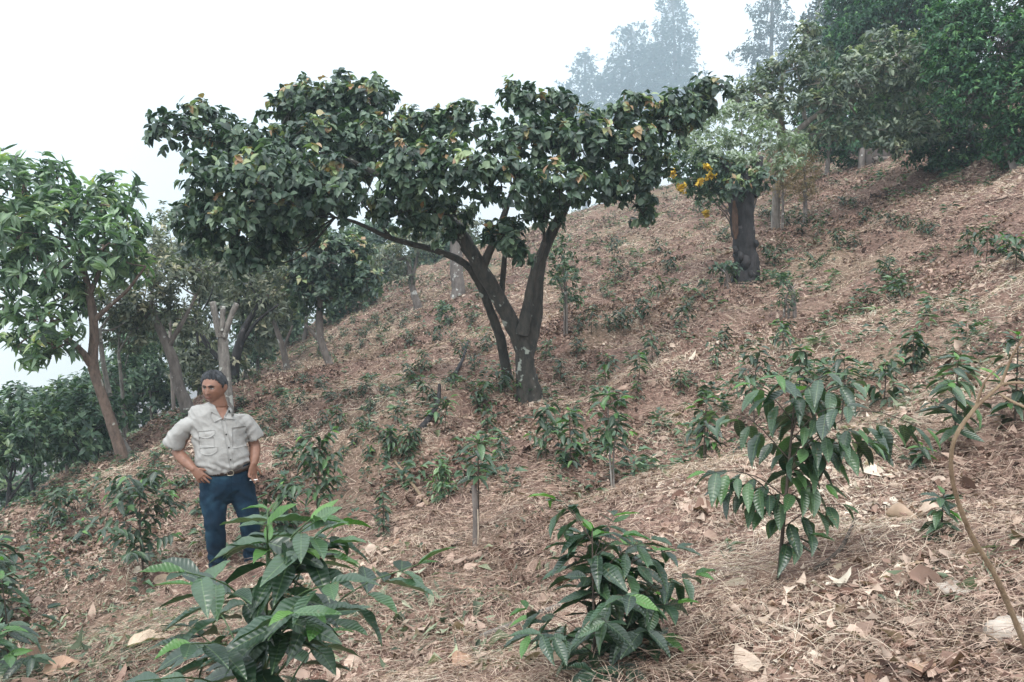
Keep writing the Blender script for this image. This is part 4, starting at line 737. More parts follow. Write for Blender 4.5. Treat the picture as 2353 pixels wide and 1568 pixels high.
def big_leaf(label, dx, dy, L, W, az, tilt, seed, mat='litter', var=.6, group='large dry leaves lying on the ground', curl=1.0):
    p = hit(dx, dy); nrm = slope_frame(np.array([p[0]]), np.array([p[1]])); nrm = unit(nrm + np.array([[tilt[0], tilt[1], 0]])); D = np.array([[math.cos(az), math.sin(az), .1]])
    L_ = L / F * p[1]; V, Q, lu, lv, ix = leaves(p[None] + np.array([[0, 0, .03]]) - unit(D) * L_ * .5, D, nrm, np.array([L_]), np.array([W / F * p[1]]), template(10, 'ovate', .16, .22, .025), np.array([curl]))
    b = Bag(); b.add(V, Q, var, lu, lv); o = b.build('dry_leaf', M[mat]); tag(o, label, 'dry leaf', group)
m = leafmat('large_dry_leaf', [(0, (.14, .07, .05)), (.5, (.38, .24, .175)), (1, (.56, .46, .36))], rough=.75, transl=.1, veins=1, spec=.2); M['bigleaf'] = m
for k, (lb, x, y, L, W, az, tl, var) in enumerate([
    ('broad tan dry leaf standing up right of the largest sapling', 900, 1262, 62, 46, 1.9, (0, -1.2), .5),
    ('upper of two large curled brown leaves at the bottom left', 92, 1520, 74, 50, .3, (.2, -.5), .3), ('lower and paler of two large curled leaves at the bottom left', 145, 1545, 86, 52, .4, (-.1, -.6), .55),
    ('long pale cream dry leaf left of the largest sapling stem', 350, 1480, 110, 44, .7, (-.3, -.5), .9),
    ('large tan dry leaf left of the bushy two stemmed sapling', 1065, 1532, 70, 50, .9, (.1, -.6), .5), ('narrow brown dry leaf standing left of the pale dead branch', 1062, 1360, 30, 62, 1.7, (.3, -1.0), .35),
    ('yellowed curled leaf at the foot of the bushy two stemmed sapling', 1285, 1530, 62, 30, .2, (0, -.7), .75), ('wide brown dry leaf right of the foot of the two stemmed sapling', 1520, 1500, 110, 50, -.5, (0, -.5), .25),
    ('pale brown dry leaf half buried near the bottom right corner', 2115, 1555, 66, 62, 1.4, (0, -.8), .5), ('brown curled dry leaf at the bottom edge left of the buried one', 2010, 1590, 60, 40, .4, (.2, -.6), .3),
    ('pale dry leaf lying beside the stem of the leafy left sapling', 378, 1340, 50, 24, .2, (.1, -.4), .8), ('white pod shaped dry leaf between the bare stemmed sapling and the thick stemmed one', 1508, 1075, 24, 10, -.9, (0, -.6), 1)]):
    big_leaf(lb, x, y, L, W, az, tl, 40 + k, 'bigleaf', var)
def wilted(label, dx, dy, wpx, n, seed):
    p = hit(dx, dy); rs = np.random.default_rng(seed); root = empty('wilted_plant', p, label, 'wilted plant', 'pale wilted plants on the slope'); s = wpx / F * p[1]
    az = rs.random(n) * 6.28; D = np.stack([np.cos(az), np.sin(az) * .6, .9 * rs.random(n) + .1], 1); P = np.tile(p + np.array([0, 0, .01]), (n, 1)); L = s * (.35 + .3 * rs.random(n))
    V, Q, lu, lv, ix = leaves(P, D, np.tile([0, 0, 1.0], (n, 1)) + rs.normal(0, .2, (n, 3)), L, L * .14, template(5, 'coffee', .1, .7), rs.normal(1, .2, n))
    b = Bag(); b.add(V, Q, rs.random(n)[ix], lu, lv); b.build('leaves', M['pale'], root)
    b = Bag(); tube(b, [p + np.array([0, 0, -.03]), p + np.array([0, 0, s * .12])], [s * .05, s * .03], 7, 3, .2, seed); b.build('stem', M['bark_pale'], root)
wilted('pale wilted rosette plant on the open slope right of the green weedy bush', 2012, 716, 46, 26, 61)
wilted('smaller wilted rosette just right of the pale wilted one', 2056, 718, 30, 18, 62)
wilted('wilted grey plant lying behind the round coffee sapling', 1885, 790, 60, 26, 63)
# concrete block by the forest edge
def block():
    Y = 18.5; c = at(2005, 392, Y); g = float(gz(c[0], c[1])); root = empty('concrete_block', (c[0], c[1], g), 'weathered grey concrete block with a pale post at the forest edge', 'block')
    def bx(name, x0, x1, z0, z1, d, mat):
        a = at(x0, 392, Y)[0]; b2_ = at(x1, 392, Y)[0]; e = .012
        V = [];
        for zz in (g - .1, g + z1 - e, g + z1):
            s_ = 0 if zz < g + z1 else e
            V += [(a + s_, c[1] - d + s_, zz), (b2_ - s_, c[1] - d + s_, zz), (b2_ - s_, c[1] + d - s_, zz), (a + s_, c[1] + d - s_, zz)]
        Q = []
        for l in (0, 4):
            for k in range(4): Q.append((l + k, l + (k + 1) % 4, l + 4 + (k + 1) % 4, l + 4 + k))
        Q.append((8, 9, 10, 11)); mesh_np(name, V, Q, M[mat], root, smooth=False)
    bx('block', 1987, 2038, 0, .34, .22, 'concrete'); bx('post', 1974, 1984, 0, .38, .07, 'bark_grey')
    b = Bag(); q = np.array([at(1992, 392, Y)[0], c[1] - .3, g + .05]); tube(b, [q, q + np.array([.2, -.02, .02]), q + np.array([.42, 0, .0])], [.06, .05, .03], 7, 4, .3, 3); b.build('log', M['bark_grey'], root)
M['concrete'] = plain('concrete', (.07, .055, .05), .95, 8, .3, .01)
block()
# arching bare branch close to the lens
def arch():
    pts = [(2420, 1640, 1.75, 17), (2350, 1470, 1.72, 17), (2290, 1330, 1.68, 16), (2230, 1225, 1.64, 15), (2192, 1120, 1.6, 13), (2186, 1050, 1.58, 13), (2198, 1000, 1.56, 13), (2240, 940, 1.54, 12), (2300, 884, 1.52, 10)]
    b0 = at(2440, 1700, 1.75); g = float(gz(b0[0], b0[1])); root = empty('bare_branch', (b0[0], b0[1], g), 'thin bare brown shoot arching up in front of the right edge', 'shoot')
    P = [np.array([b0[0] + .03, b0[1], g - .03])] + [at(x, y, Y) for x, y, Y, w_ in pts]; r = [.006] + [w_ / F * Y * .36 for x, y, Y, w_ in pts]
    b = Bag(); tube(b, P, r, 10, 9, .22, 3); b.build('stem', M['twig'], root)
    for k, q in enumerate([[(2300, 884, 1.52, 9), (2325, 820, 1.5, 7), (2362, 760, 1.48, 6)], [(2240, 940, 1.54, 9), (2262, 880, 1.53, 6), (2292, 845, 1.52, 4)], [(2300, 884, 1.52, 9), (2330, 880, 1.5, 9), (2370, 882, 1.48, 9)], [(2296, 905, 1.53, 7), (2330, 925, 1.5, 8), (2375, 945, 1.48, 7)]]):
        b = Bag(); tube(b, [at(x, y, Y) for x, y, Y, w_ in q], [w_ / F * Y * .38 for x, y, Y, w_ in q], 8, 5, .18, k); b.build('side_shoot', M['twig'], root)
arch()
# ------------------------------------------------------------------ the standing man
from mathutils.bvhtree import BVHTree
def etube(bag, pts, rad, n=6, sides=20, ref=(0, 1, 0), flat=False):
    """closed tube with elliptical rings; rad: list of (lateral, depth)"""
    pts = np.asarray(pts, float); ra = np.array([r if np.ndim(r) else (r, r) for r in rad], float)
    P, a = smooth_path(pts, ra[:, 0], n); _, b_ = smooth_path(pts, ra[:, 1], n)
    Tn = unit(np.gradient(P, axis=0)); A = unit(np.cross(Tn, np.array(ref, float))); B = np.cross(Tn, A)
    # rounded ends
    def capring(p, t, A_, B_, a_, b__, sgn):
        o = []
        for f in (.45, .8): o.append((p + t * sgn * min(a_, b__) * f * .8, A_, B_, a_ * math.cos(f * 1.4), b__ * math.cos(f * 1.4)))
        return o
    rings = [r for r in reversed(capring(P[0], Tn[0], A[0], B[0], a[0], b_[0], -1))] + [(P[i], A[i], B[i], a[i], b_[i]) for i in range(len(P))] + ([(P[-1] - Tn[-1] * .02, A[-1], B[-1], a[-1] * .86, b_[-1] * .86)] if flat else capring(P[-1], Tn[-1], A[-1], B[-1], a[-1], b_[-1], 1))
    th = np.linspace(0, 2 * np.pi, sides, endpoint=False)
    V = np.array([p + x * np.cos(t) * A_ + y * np.sin(t) * B_ for p, A_, B_, x, y in rings for t in th]); m = len(rings); Q = []
    for i in range(m - 1):
        for j in range(sides): k = (j + 1) % sides; Q.append((i * sides + j, i * sides + k, (i + 1) * sides + k, (i + 1) * sides + j))
    for j in range(1, sides // 2):      # flat end fans as quads
        Q.append((j - 1, j, sides - j - 1, (sides - j) % sides if j > 1 else sides - 1)) if 0 else None
    V = np.vstack([V, rings[0][0], rings[-1][0]]); c0, c1 = len(V) - 2, len(V) - 1
    for j in range(0, sides, 2):
        Q.append((c0, (j + 2) % sides, j + 1, j)); b0 = (m - 1) * sides; Q.append((c1, b0 + j, b0 + j + 1, b0 + (j + 2) % sides))
    bag.add(V, np.array(Q), .5)
def remeshed(name, bag, mat, parent, voxel, smooth=4, disp=None):
    o = mesh_np(name + '_raw', np.concatenate(bag.V), np.concatenate(bag.Q), mat)
    md = o.modifiers.new('r', 'REMESH'); md.mode = 'VOXEL'; md.voxel_size = voxel
    if smooth: s = o.modifiers.new('s', 'SMOOTH'); s.factor = .5; s.iterations = smooth
    dg = bpy.context.evaluated_depsgraph_get(); me = bpy.data.meshes.new_from_object(o.evaluated_get(dg)); bpy.data.objects.remove(o)
    co = np.empty(len(me.vertices) * 3, np.float32); me.vertices.foreach_get('co', co); co = co.reshape(-1, 3)
    if disp is not None:
        no = np.empty(len(co) * 3, np.float32); me.vertices.foreach_get('normal', no); co = disp(co, no.reshape(-1, 3)).astype(np.float32); me.vertices.foreach_set('co', co.ravel())
    me.name = name; me.materials.clear(); me.materials.append(mat)
    me.polygons.foreach_set('use_smooth', np.ones(len(me.polygons), bool)); me.update()
    ob = bpy.data.objects.new(name, me); col.objects.link(ob); ob.parent = parent; return ob, co
def fabric(name, base, lo, hi, rough=.9, nscale=120, bump=.002):
    m, t, b, o = nmat(name); co = N(t, 'ShaderNodeTexCoord'); n1 = N(t, 'ShaderNodeTexNoise', Scale=6.0, Detail=5.0); t.links.new(co.outputs['Object'], n1.inputs['Vector'])
    r = ramp(t, [(.32, lo), (.5, base), (.7, hi)]); t.links.new(n1.outputs[0], r.inputs[0]); t.links.new(r.outputs[0], b.inputs['Base Color'])
    n2 = N(t, 'ShaderNodeTexNoise', Scale=38.0, Detail=4.0); t.links.new(co.outputs['Object'], n2.inputs['Vector']); bp = N(t, 'ShaderNodeBump', Strength=.8, Distance=.006); t.links.new(n2.outputs[0], bp.inputs['Height']); t.links.new(bp.outputs[0], b.inputs['Normal'])
    b.inputs['Roughness'].default_value = rough; b.inputs['Specular IOR Level'].default_value = .2; return m
M['skin'] = plain('skin', (.215, .108, .072), .5, 25, .14, .001); M['skin'].node_tree.nodes['Principled BSDF'].inputs['Subsurface Weight'].default_value = 0
M['shirt'] = fabric('shirt_cotton', (.32, .312, .298), (.285, .277, .265), (.36, .352, .338))
M['jeans'] = fabric('denim', (.007, .024, .046), (.004, .012, .024), (.024, .066, .10))
M['hair'] = barkmat('grey_hair', (.005, .006, .008), (.075, .08, .09), None, 45)
M['belt'] = plain('brown_leather', (.035, .02, .014), .45)
M['metal'] = plain('brass_buckle', (.42, .38, .30), .3); M['metal'].node_tree.nodes['Principled BSDF'].inputs['Metallic'].default_value = 1
M['white'] = plain('white', (.78, .77, .74), .5); M['eye'] = plain('eye_white', (.60, .57, .53), .25); M['dark'] = plain('dark_brown', (.012, .008, .006), .5); M['lip'] = plain('lips', (.15, .055, .045), .5); M['boot'] = plain('boot_leather', (.06, .035, .022), .6, 20, .3)
def man():
    Y = 6.07; o0 = at(507.4, 1327, Y); z0 = float(at(507.4, 1316, Y)[2]); sc_ = 1.0
    root = empty('person', (o0[0], Y, z0), 'man in light grey shirt and blue jeans standing with one hand at his pocket', 'person', rz=R(20.5))
    # ---- jeans
    b = Bag()
    etube(b, [(.058, 0, .86), (.056, 0, .80), (.052, 0, .74), (.06, 0, .67), (.07, 0, .635)], [(.168, .125), (.185, .14), (.2, .145), (.205, .135), (.16, .11)])
    etube(b, [(-.035, 0, .70), (-.042, -.01, .59), (-.036, -.035, .43), (-.032, -.01, .29), (-.022, .02, .06)], [(.108, .115), (.104, .105), (.083, .088), (.076, .08), (.07, .078)])
    etube(b, [(.160, 0, .70), (.186, 0, .59), (.222, -.015, .44), (.232, .015, .30), (.243, .05, .06)], [(.105, .115), (.10, .105), (.08, .086), (.074, .08), (.07, .078)])
    def tilt(c): c = c.copy(); c[:, 2] += .16 * np.maximum(0, c[:, 0] - .08) * np.clip((c[:, 2] - .68) / .1, 0, 1) * np.clip((1.05 - c[:, 2]) / .12, 0, 1); return c
    def dj(c, n):
        f = np.sin(c[:, 2] * 55 + c[:, 0] * 25 + 2 * np.sin(c[:, 0] * 30)) * .004 * np.exp(-((c[:, 2] - .40) / .10) ** 2) + np.sin(c[:, 2] * 80 + c[:, 0] * 30) * .0055 * np.exp(-((c[:, 2] - .12) / .09) ** 2)
        f += np.sin((c[:, 0] - .08) * 60 * np.sign(c[:, 0] - .07) + c[:, 2] * 70) * .004 * np.exp(-((c[:, 2] - .62) / .06) ** 2) + (vnoise(c[:, 0] * 18, c[:, 2] * 14 + c[:, 1] * 9, 4) - .5) * .008
        return tilt(c + n * f[:, None])
    jeans, jc = remeshed('jeans', b, M['jeans'], root, .0085, 3, dj)
    # ---- body: one continuous skin mesh
    b = Bag()
    etube(b, [(.058, 0, .86), (.03, 0, 1.0), (.01, 0, 1.15), (0, 0, 1.21), (.02, 0, 1.27)], [(.15, .10), (.16, .10), (.16, .09), (.14, .075), (.06, .05)])
    etube(b, [(-.035, 0, .70), (-.036, -.02, .43), (-.022, .02, .08)], [(.08, .085), (.055, .06), (.04, .045)]); etube(b, [(.160, 0, .70), (.222, 0, .44), (.243, .05, .08)], [(.08, .085), (.055, .06), (.04, .045)])
    etube(b, [(.058, 0, .88), (.055, 0, .68)], [(.14, .1), (.15, .1)])
    etube(b, [(.02, .012, 1.26), (.014, .004, 1.33), (-.004, 0, 1.42)], [(.085, .066), (.066, .064), (.062, .068)])
    # arms
    etube(b, [(-.13, .01, 1.20), (-.22, .02, 1.155), (-.305, .055, .99)], [.03, .038, .043]); etube(b, [(-.305, .055, .995), (-.262, .0, .945), (-.215, -.06, .905), (-.176, -.11, .872)], [.044, .046, .038, (.026, .024)])
    etube(b, [(.13, .01, 1.20), (.225, .02, 1.14), (.277, .035, 1.0)], [.03, .036, .044]); etube(b, [(.277, .035, 1.005), (.276, .005, .96), (.270, -.045, .91), (.262, -.075, .875)], [.044, .045, .037, (.027, .024)])
    def hand(w, d, across, curl, side, spread=.12, lens=(.070, .078, .072, .056)):
        w, d, ac = np.array(w, float), unit(np.array(d, float)), unit(np.array(across, float)); ac = unit(ac - d * (ac @ d)); nrm = np.cross(d, ac) * side
        pc = w + d * .085; etube(b, [w - d * .01, w + d * .035, w + d * .078], [(.026, .019), (.038, .017), (.040, .014)], ref=tuple(np.cross(ac, d)), sides=14)
        for k, L in enumerate(lens):
            s = (k - 1.5) * .0205; p = w + d * (.078 - .004 * abs(k - 1.2)) + ac * s; q = [p]; a = 0; dd = unit(d + ac * (k - 1.5) * spread)
            for j, fr in enumerate((.45, .32, .23)): a += curl[k] * (.6, 1.0, .8)[j]; q.append(q[-1] + (dd * math.cos(a) + nrm * math.sin(a)) * L * fr)
            etube(b, q, [.0098, .0092, .0085, .0072], n=3, sides=9, ref=tuple(nrm + .01))
        p = w + d * .025 - ac * .030; t1 = unit(d * .75 - ac * .65 + nrm * .3); etube(b, [p, p + t1 * .034, p + t1 * .058 + d * .010], [.013, .0105, .008], n=3, sides=9, ref=(0, 1, .1))
        return w + d * .13
    hand((-.176, -.11, .872), (.58, -.20, -.72), (-.72, .1, -.58), (.25, .15, .45, .6), 1)
    hl = hand((.262, -.075, .875), (-.14, -.12, -1), (-.9, -.5, .15), (.35, .25, .55, .7), -1)
    # head
    hc = np.array([-.022, -.012, 1.492]); yaw = R(-30); cz, sz = math.cos(yaw), math.sin(yaw)
    def hrot(p, tiltx=R(3)):
        p = np.asarray(p, float); y = p[..., 1] * math.cos(tiltx) - p[..., 2] * math.sin(tiltx); z = p[..., 1] * math.sin(tiltx) + p[..., 2] * math.cos(tiltx); x = p[..., 0]
        return np.stack([x * cz - y * sz, x * sz + y * cz, z], -1) + hc
    nth, nph = 96, 72; th, ph = np.meshgrid(np.linspace(0, 2 * np.pi, nth, endpoint=False), np.linspace(0.0001, np.pi - .0001, nph)); d = np.stack([np.sin(ph) * np.cos(th), np.sin(ph) * np.sin(th), np.cos(ph)], -1).reshape(-1, 3)
    def headpts(d, hair=0.0):
        x, y, z = d[:, 0] * .085, d[:, 1] * .098, d[:, 2] * .120
        low = np.clip((-z - .01) / .11, 0, 1); x = x * (1 - .17 * low ** 1.6); y = np.where(y > 0, y * (1 - .55 * low), y * (1 - .06 * low)); y = y - .004 * low
        x = x * (1 + .04 * np.exp(-((z - .04) / .05) ** 2)); 
        if hair: return np.stack([x, y, z], -1)
        fr = np.clip(-y / .05, 0, 1)
        g = lambda cx_, cz_, sx, sz_: np.exp(-((x - cx_) / sx) ** 2 - ((z - cz_) / sz_) ** 2)
        ridge = np.exp(-(x / (.0085 + .006 * np.clip((.01 - z) / .04, 0, 1))) ** 2) * np.clip((.022 - z) / .052, 0, 1) * np.clip((z + .042) / .008, 0, 1)
        dy = .021 * ridge + .006 * g(0, .030, .035, .008) - .012 * (g(.030, .010, .015, .010) + g(-.030, .010, .015, .010)) + .006 * (g(.010, -.034, .006, .006) + g(-.010, -.034, .006, .006))
        dy += .006 * g(0, -.056, .020, .005) + .006 * g(0, -.068, .018, .005) - .004 * g(0, -.0620, .024, .0022) + .008 * g(0, -.095, .018, .014) + .004 * (g(.045, -.018, .018, .016) + g(-.045, -.018, .018, .016)) - .003 * g(0, -.08, .02, .005)
        y = y - dy * fr; return np.stack([x, y, z], -1)
    hp = headpts(d); i = np.arange(nph * nth).reshape(nph, nth); j = np.roll(i, -1, 1); Q = np.stack([i[1:], j[1:], j[:-1], i[:-1]], -1).reshape(-1, 4); b.add(hrot(hp), Q, .5)
    for s in (-1, 1):
        q = [(s * .079, .002, .022), (s * .092, .016, .024), (s * .095, .020, .004), (s * .089, .010, -.016), (s * .080, .004, -.026)]; etube(b, hrot(np.array(q)), [.006, .0075, .0085, .0085, .006], n=4, sides=9)
        etube(b, hrot(np.array([(s * .077, .004, .012), (s * .087, .012, .002)])), [(.012, .01), (.012, .01)], n=3, sides=9)
    body, bc = remeshed('body', b, M['skin'], root, .0036, 2)
    # eyes, brows, lips
    for s in (-1, 1):
        e = np.array([s * .030, -.0815, .010]); dd = d[::1]
        ev = hrot(e + d * np.array([.0135, .010, .0075])); ob = mesh_np('eye', ev + wloc(root), Q, M['eye'], root)
        ir = hrot(e + np.array([-.001, -.0065, 0]) + d * np.array([.0058, .0045, .0058])); mesh_np('iris', ir + wloc(root), Q, M['dark'], ob)
        t_ = Bag(); etube(t_, hrot(np.array([(s * .012, -.0985, .026), (s * .030, -.0985, .0315), (s * .050, -.083, .026)])), [(.0045, .0045), (.0055, .005), (.0025, .003)], n=4, sides=8); V = np.concatenate(t_.V); mesh_np('eyebrow', V + wloc(root), np.concatenate(t_.Q), M['dark'], root)
        t_ = Bag(); etube(t_, hrot(np.array([(s * .017, -.092, .014), (s * .030, -.0955, .0185), (s * .044, -.086, .013)])), [(.002, .002), (.003, .003), (.002, .002)], n=4, sides=8); mesh_np('upper_lash', np.concatenate(t_.V) + wloc(root), np.concatenate(t_.Q), M['dark'], root)
    t_ = Bag(); etube(t_, hrot(np.array([(-.024, -.090, -.063), (-.010, -.1035, -.061), (0, -.105, -.062), (.010, -.1035, -.061), (.024, -.090, -.063)])), [(.0025, .0025), (.004, .005), (.004, .005), (.004, .005), (.0025, .0025)], n=3, sides=8); mesh_np('lips', np.concatenate(t_.V) + wloc(root), np.concatenate(t_.Q), M['lip'], root)
    # hair: a thick shell over the skull
    hp2 = headpts(d, 1); az = np.arctan2(d[:, 0], -d[:, 1]); aa = np.abs(az)
    line = np.interp(aa, [0, .55, .85, 1.15, 1.33, 1.55, 1.85, 2.2, 3.2], [.079, .076, .066, .040, -.012, .022, .006, -.050, -.066])
    line = line + .012 * (vnoise(az * 9, az * 0 + 3, 15) - .5); up = hp2[:, 2] - line; thick = np.clip(up / .022, 0, 1) ** .6 * (.010 + .010 * np.clip(hp2[:, 2] / .1, 0, 1)) + .012 * np.clip(-d[:, 1], 0, 1) * np.clip(up / .03, 0, 1) * (hp2[:, 2] > .05)
    thick = thick * (1 + .55 * (vnoise(az * 16 + hp2[:, 2] * 60, hp2[:, 2] * 30, 8) - .5) * 2) - .004 * (up < 0.001)
    H = hp2 + d * thick[:, None]; keep = np.array([(up[q] > -.004).all() for q in Q]); mesh_np('hair', hrot(H) + wloc(root), Q[keep], M['hair'], root)
    # ---- shirt
    b = Bag()
    etube(b, [(.060, 0, .825), (.056, 0, .86), (.042, -.01, .905), (.026, -.01, .97), (.016, -.005, 1.06), (.010, 0, 1.16), (-.008, 0, 1.235), (-.010, .003, 1.275), (.002, .006, 1.305), (.018, .01, 1.335)],
          [(.160, .118), (.188, .150), (.196, .155), (.202, .150), (.203, .14), (.206, .132), (.220, .112), (.205, .098), (.140, .085), (.080, .072)], n=6, sides=40)
    etube(b, [(-.15, .0, 1.225), (-.225, .012, 1.195), (-.290, .025, 1.125), (-.340, .04, 1.035)], [(.055, .075), (.062, .074), (.070, .072), (.080, .070)], sides=26, flat=True)
    etube(b, [(.14, 0, 1.235), (.20, .012, 1.205), (.250, .022, 1.14), (.284, .03, 1.06)], [(.055, .075), (.058, .072), (.060, .07), (.066, .068)], sides=26, flat=True)
    def ds(c, n):
        x, y, z = c.T; rg = lambda a: 1 - np.abs(2 * a - 1)
        f = (rg(vnoise(x * 9 + z * 6, z * 7 - x * 5, 11)) - .5) * .014 + (rg(vnoise(x * 22 + z * 10, z * 13 + x * 8 + y * 8, 12)) - .5) * .010
        f += .0075 * np.sin(z * 90 + x * 28 + 2 * np.sin(x * 22)) * np.exp(-((z - .885) / .035) ** 2)                       # bloused gathers
        f += .0065 * np.sin((x * .9 + z) * 85) * np.exp(-((x + .19) / .05) ** 2 - ((z - 1.12) / .08) ** 2) + .006 * np.sin((x * -.9 + z) * 85) * np.exp(-((x - .21) / .05) ** 2 - ((z - 1.12) / .08) ** 2)
        f += .006 * np.sin((z * .75 + x * 1.1) * 75) * np.exp(-((x - .10) / .07) ** 2 - ((z - 1.12) / .10) ** 2) * (y < 0)    # diagonal pulls
        f += .004 * np.sin(x * 120) * np.exp(-((z - .865) / .02) ** 2)
        return tilt(c + n * f[:, None])
    shirt, scv = remeshed('shirt', b, M['shirt'], root, .0062, 3, ds)
    bvh = BVHTree.FromPolygons([v.co[:] for v in shirt.data.vertices], [p.vertices[:] for p in shirt.data.polygons])
    def onshirt(x, z, bv=bvh):
        h = bv.ray_cast(Vector((x, -1, z)), Vector((0, 1, 0))); return (h[0].y if h[0] else -.12)
    def patch(name, rows, mat, parent, off=.003, th=.003, bv=bvh):
        rows = np.array(rows, float); r_, c_ = rows.shape[:2]; V = [(x, onshirt(x, z, bv) - off - th, z) for row in rows for x, z in row] + [(x, onshirt(x, z, bv) - off * .0 + .002, z) for row in rows for x, z in row]
        i = np.arange(r_ * c_).reshape(r_, c_); Q = np.stack([i[:-1, :-1], i[:-1, 1:], i[1:, 1:], i[1:, :-1]], -1).reshape(-1, 4).tolist(); o_ = r_ * c_
        loop = list(i[0]) + list(i[1:, -1]) + list(i[-1, :-1][::-1]) + list(i[1:-1, 0][::-1])
        for k in range(len(loop)): a_, c2 = loop[k], loop[(k + 1) % len(loop)]; Q.append((a_, c2, c2 + o_, a_ + o_))
        return mesh_np(name, np.array(V) + wloc(root), np.array(Q), mat, parent)
    import bmesh
    bm = bmesh.new(); bm.from_mesh(shirt.data); kill = [f for f in bm.faces if (lambda c: c.y < .01 and abs(c.x - .036) < .062 and c.z > 1.250 + abs(c.x - .036) * 1.93)(f.calc_center_median())]
    bmesh.ops.delete(bm, geom=kill, context='FACES'); bm.to_mesh(shirt.data); bm.free()
    def cx_(z): return np.interp(z, [.83, .95, 1.05, 1.15, 1.26], [.107, .088, .076, .058, .038])
    zs = np.linspace(1.25, .845, 26); patch('placket', [[(cx_(z) - .015, z), (cx_(z), z), (cx_(z) + .015, z)] for z in zs], M['shirt'], shirt, .001, .0025)
    for z in (1.137, 1.035, .94):
        x = cx_(z); y = onshirt(x, z) - .008; mesh_np('button', np.array([x, y, z]) + d * np.array([.0062, .0025, .0062]) + wloc(root), Q, M['dark'], shirt)
    def flap(name, x0, x1, zt, dp, sk, par):
        us = np.linspace(0, 1, 13); rows = []
        for v in np.linspace(0, 1, 6): rows.append([(x0 + (x1 - x0) * u, zt + sk * u - v * (dp * (.55 + .45 * math.sin(math.pi * u)))) for u in us])
        patch(name, rows, M['shirt'], par, .002, .0045)
    flap('pocket_flap', -.145, -.022, 1.165, .058, .012, shirt); flap('pocket_flap', -.135, -.005, 1.035, .058, .012, shirt)
    patch('chest_pocket', [[(.105 + .105 * u, 1.185 - .16 * v) for u in np.linspace(0, 1, 9)] for v in np.linspace(0, 1, 10)], M['shirt'], shirt, .001, .003)
    patch('pocket_body', [[(-.14 + .112 * u, 1.12 - .075 * v) for u in np.linspace(0, 1, 9)] for v in np.linspace(0, 1, 6)], M['shirt'], shirt, .0008, .0018)
    # collar: a band round the neck and two pointed wings
    cb = Bag(); ring = []
    for t in np.linspace(0, 1, 33):
        a = R(50) + t * R(260); ring.append((.020 + .070 * math.sin(a + math.pi) * -1 * 1.0, -.066 * math.cos(a) * 1.0 + .008, 1.300 + .036 * (1 - math.cos(a)) * .55))
    ring = np.array(ring); rV = []; 
    for p in ring: o_ = np.array([(p[0] - .020) * .22, (p[1] - .008) * .22, 0]); rV += [p + np.array([0, 0, .012]), p + o_ + np.array([0, 0, -.008]), p + o_ * 1.6 + np.array([0, 0, -.030])]
    rV = np.array(rV); i = np.arange(33 * 3).reshape(33, 3); rQ = np.stack([i[:-1, :-1], i[:-1, 1:], i[1:, 1:], i[1:, :-1]], -1).reshape(-1, 4)
    cw = bpy.data.objects.get('x'); ob = mesh_np('collar', rV + wloc(root), rQ, M['shirt'], shirt); sm = ob.modifiers.new('t', 'SOLIDIFY'); sm.thickness = .004
    for s, tipx, tipz in ((-1, -.026, 1.235), (1, .128, 1.248)):
        A_ = (.020 + s * .066, 1.315); B_ = (.040 + s * .004, 1.262); T_ = (tipx, tipz); rows = []
        for v in np.linspace(0, 1, 6):
            L_ = (A_[0] * (1 - v) + T_[0] * v + s * .010 * math.sin(math.pi * v), A_[1] * (1 - v) + T_[1] * v); R_ = (B_[0] * (1 - v) + (T_[0] - s * .002) * v, B_[1] * (1 - v) + T_[1] * v)
            rows.append([(L_[0] * (1 - u) + R_[0] * u, L_[1] * (1 - u) + R_[1] * u) for u in np.linspace(0, 1, 6)])
        patch('collar_wing', rows, M['shirt'], shirt, .006, .004)
    # neck opening
    patch('neck_opening', [[(.036 + u * .052 * (1 - v), 1.350 - .104 * v) for u in np.linspace(-1, 1, 7)] for v in np.linspace(0, 1, 7)], M['skin'], root, .001, .002)
    # ---- belt
    bV = []; na = 64
    for zz, k in ((.812, 1.0), (.812, 1.035), (.848, 1.035), (.848, 1.0)):
        for a in np.linspace(0, 2 * np.pi, na, endpoint=False): bV.append((.056 + .187 * k * math.cos(a), .140 * k * math.sin(a), zz))
    bV = tilt(np.array(bV)); i = np.arange(4 * na).reshape(4, na); j = np.roll(i, -1, 1); bQ = np.concatenate([np.stack([i[k], j[k], j[(k + 1) % 4], i[(k + 1) % 4]], -1) for k in range(4)])
    belt = mesh_np('belt', bV + wloc(root), bQ, M['belt'], root)
    t_ = Bag(); x_ = .085; y_ = -.140 * 1.035 - .004; zb = .831
    etube(t_, [(x_ - .02, y_, zb - .017), (x_ + .02, y_, zb - .017), (x_ + .02, y_, zb + .017), (x_ - .02, y_, zb + .017), (x_ - .02, y_, zb - .017)], [.0035] * 5, n=2, sides=8, ref=(0, 1, .01)); mesh_np('buckle', np.concatenate(t_.V) + wloc(root), np.concatenate(t_.Q), M['metal'], belt)
    jb = BVHTree.FromPolygons([v.co[:] for v in jeans.data.vertices], [p.vertices[:] for p in jeans.data.polygons])
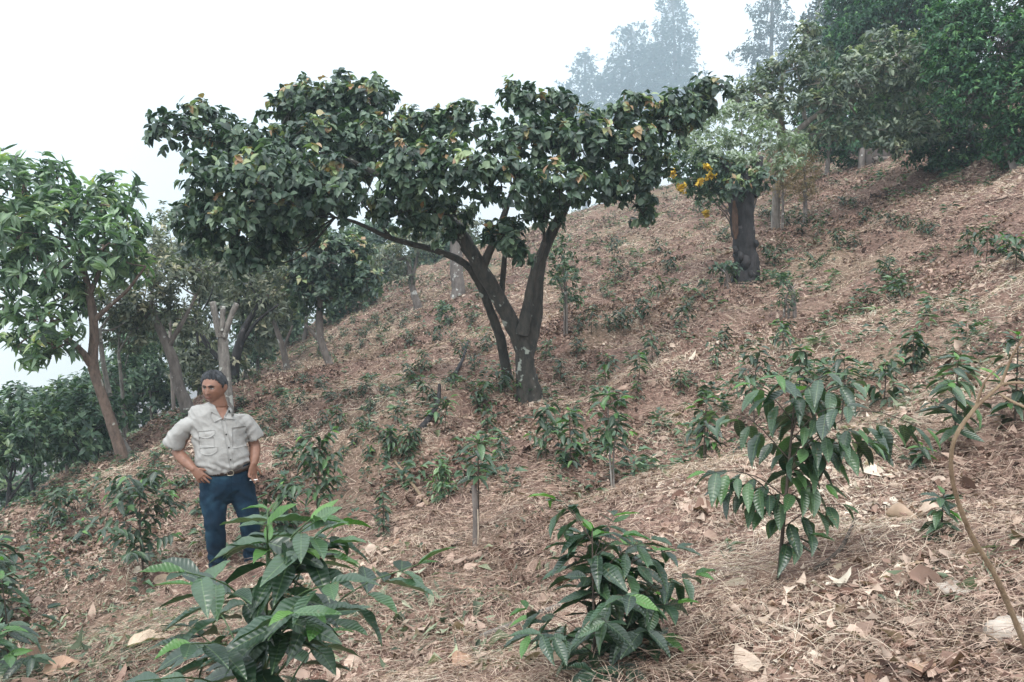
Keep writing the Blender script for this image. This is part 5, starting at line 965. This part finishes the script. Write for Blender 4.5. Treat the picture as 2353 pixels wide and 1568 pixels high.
    patch('fly_seam', [[(.088 + s * .003, z) for s in (-1, 1)] for z in np.linspace(.80, .67, 12)], M['jeans'], jeans, .002, .002, jb)
    for s, x0 in ((-1, -.10), (1, .19)): patch('pocket_seam', [[(x0 - s * .055 * math.sin(u * 1.5) + s * .03, .80 - .075 * u + k * .003 + (.02 if s > 0 else 0)) for k in (0, 1)] for u in np.linspace(0, 1, 10)], M['jeans'], jeans, .002, .002, jb)
    # ---- shoes
    for x, y in ((-.022, .02), (.243, .05)):
        t_ = Bag(); etube(t_, [(x + .0, y + .07, .04), (x - .005, y - .02, .045), (x - .02, y - .13, .035), (x - .025, y - .19, .028)], [(.036, .04), (.042, .045), (.046, .036), (.034, .026)], n=5, sides=16, ref=(0, 0, 1)); mesh_np('shoe', np.concatenate(t_.V) + wloc(root), np.concatenate(t_.Q), M['boot'], root)
    # cigarette between the fingers of the hanging hand
    w = wloc(root); t_ = Bag(); c0 = np.array([.232, -.115, .755]); etube(t_, [c0, c0 + np.array([.055, -.012, .004])], [.004, .004], n=2, sides=8); o_ = mesh_np('cigarette', np.concatenate(t_.V), np.concatenate(t_.Q), M['white']); o_.location = root.location; o_.rotation_euler = root.rotation_euler; tag(o_, 'white cigarette held between the fingers of the standing man', 'cigarette')
man()
# ------------------------------------------------------------------ mist
m, t, b, o = nmat('mist'); t.nodes.remove(b)
pv = N(t, 'ShaderNodeVolumePrincipled'); pv.inputs['Color'].default_value = (.54, .66, .74, 1); pv.inputs['Density'].default_value = .0031; pv.inputs['Anisotropy'].default_value = .3
t.links.new(pv.outputs[0], o.inputs['Volume'])
x0, x1, y0, y1, z0, z1 = -160, 160, -9, 360, -85, 150
V = [(x, y, z) for z in (z0, z1) for y in (y0, y1) for x in (x0, x1)]
hz = mesh_np('haze', V, [(0, 2, 3, 1), (4, 5, 7, 6), (0, 1, 5, 4), (2, 6, 7, 3), (0, 4, 6, 2), (1, 3, 7, 5)], m, smooth=False); tag(hz, kind='stuff', label='pale mist over the whole slope')
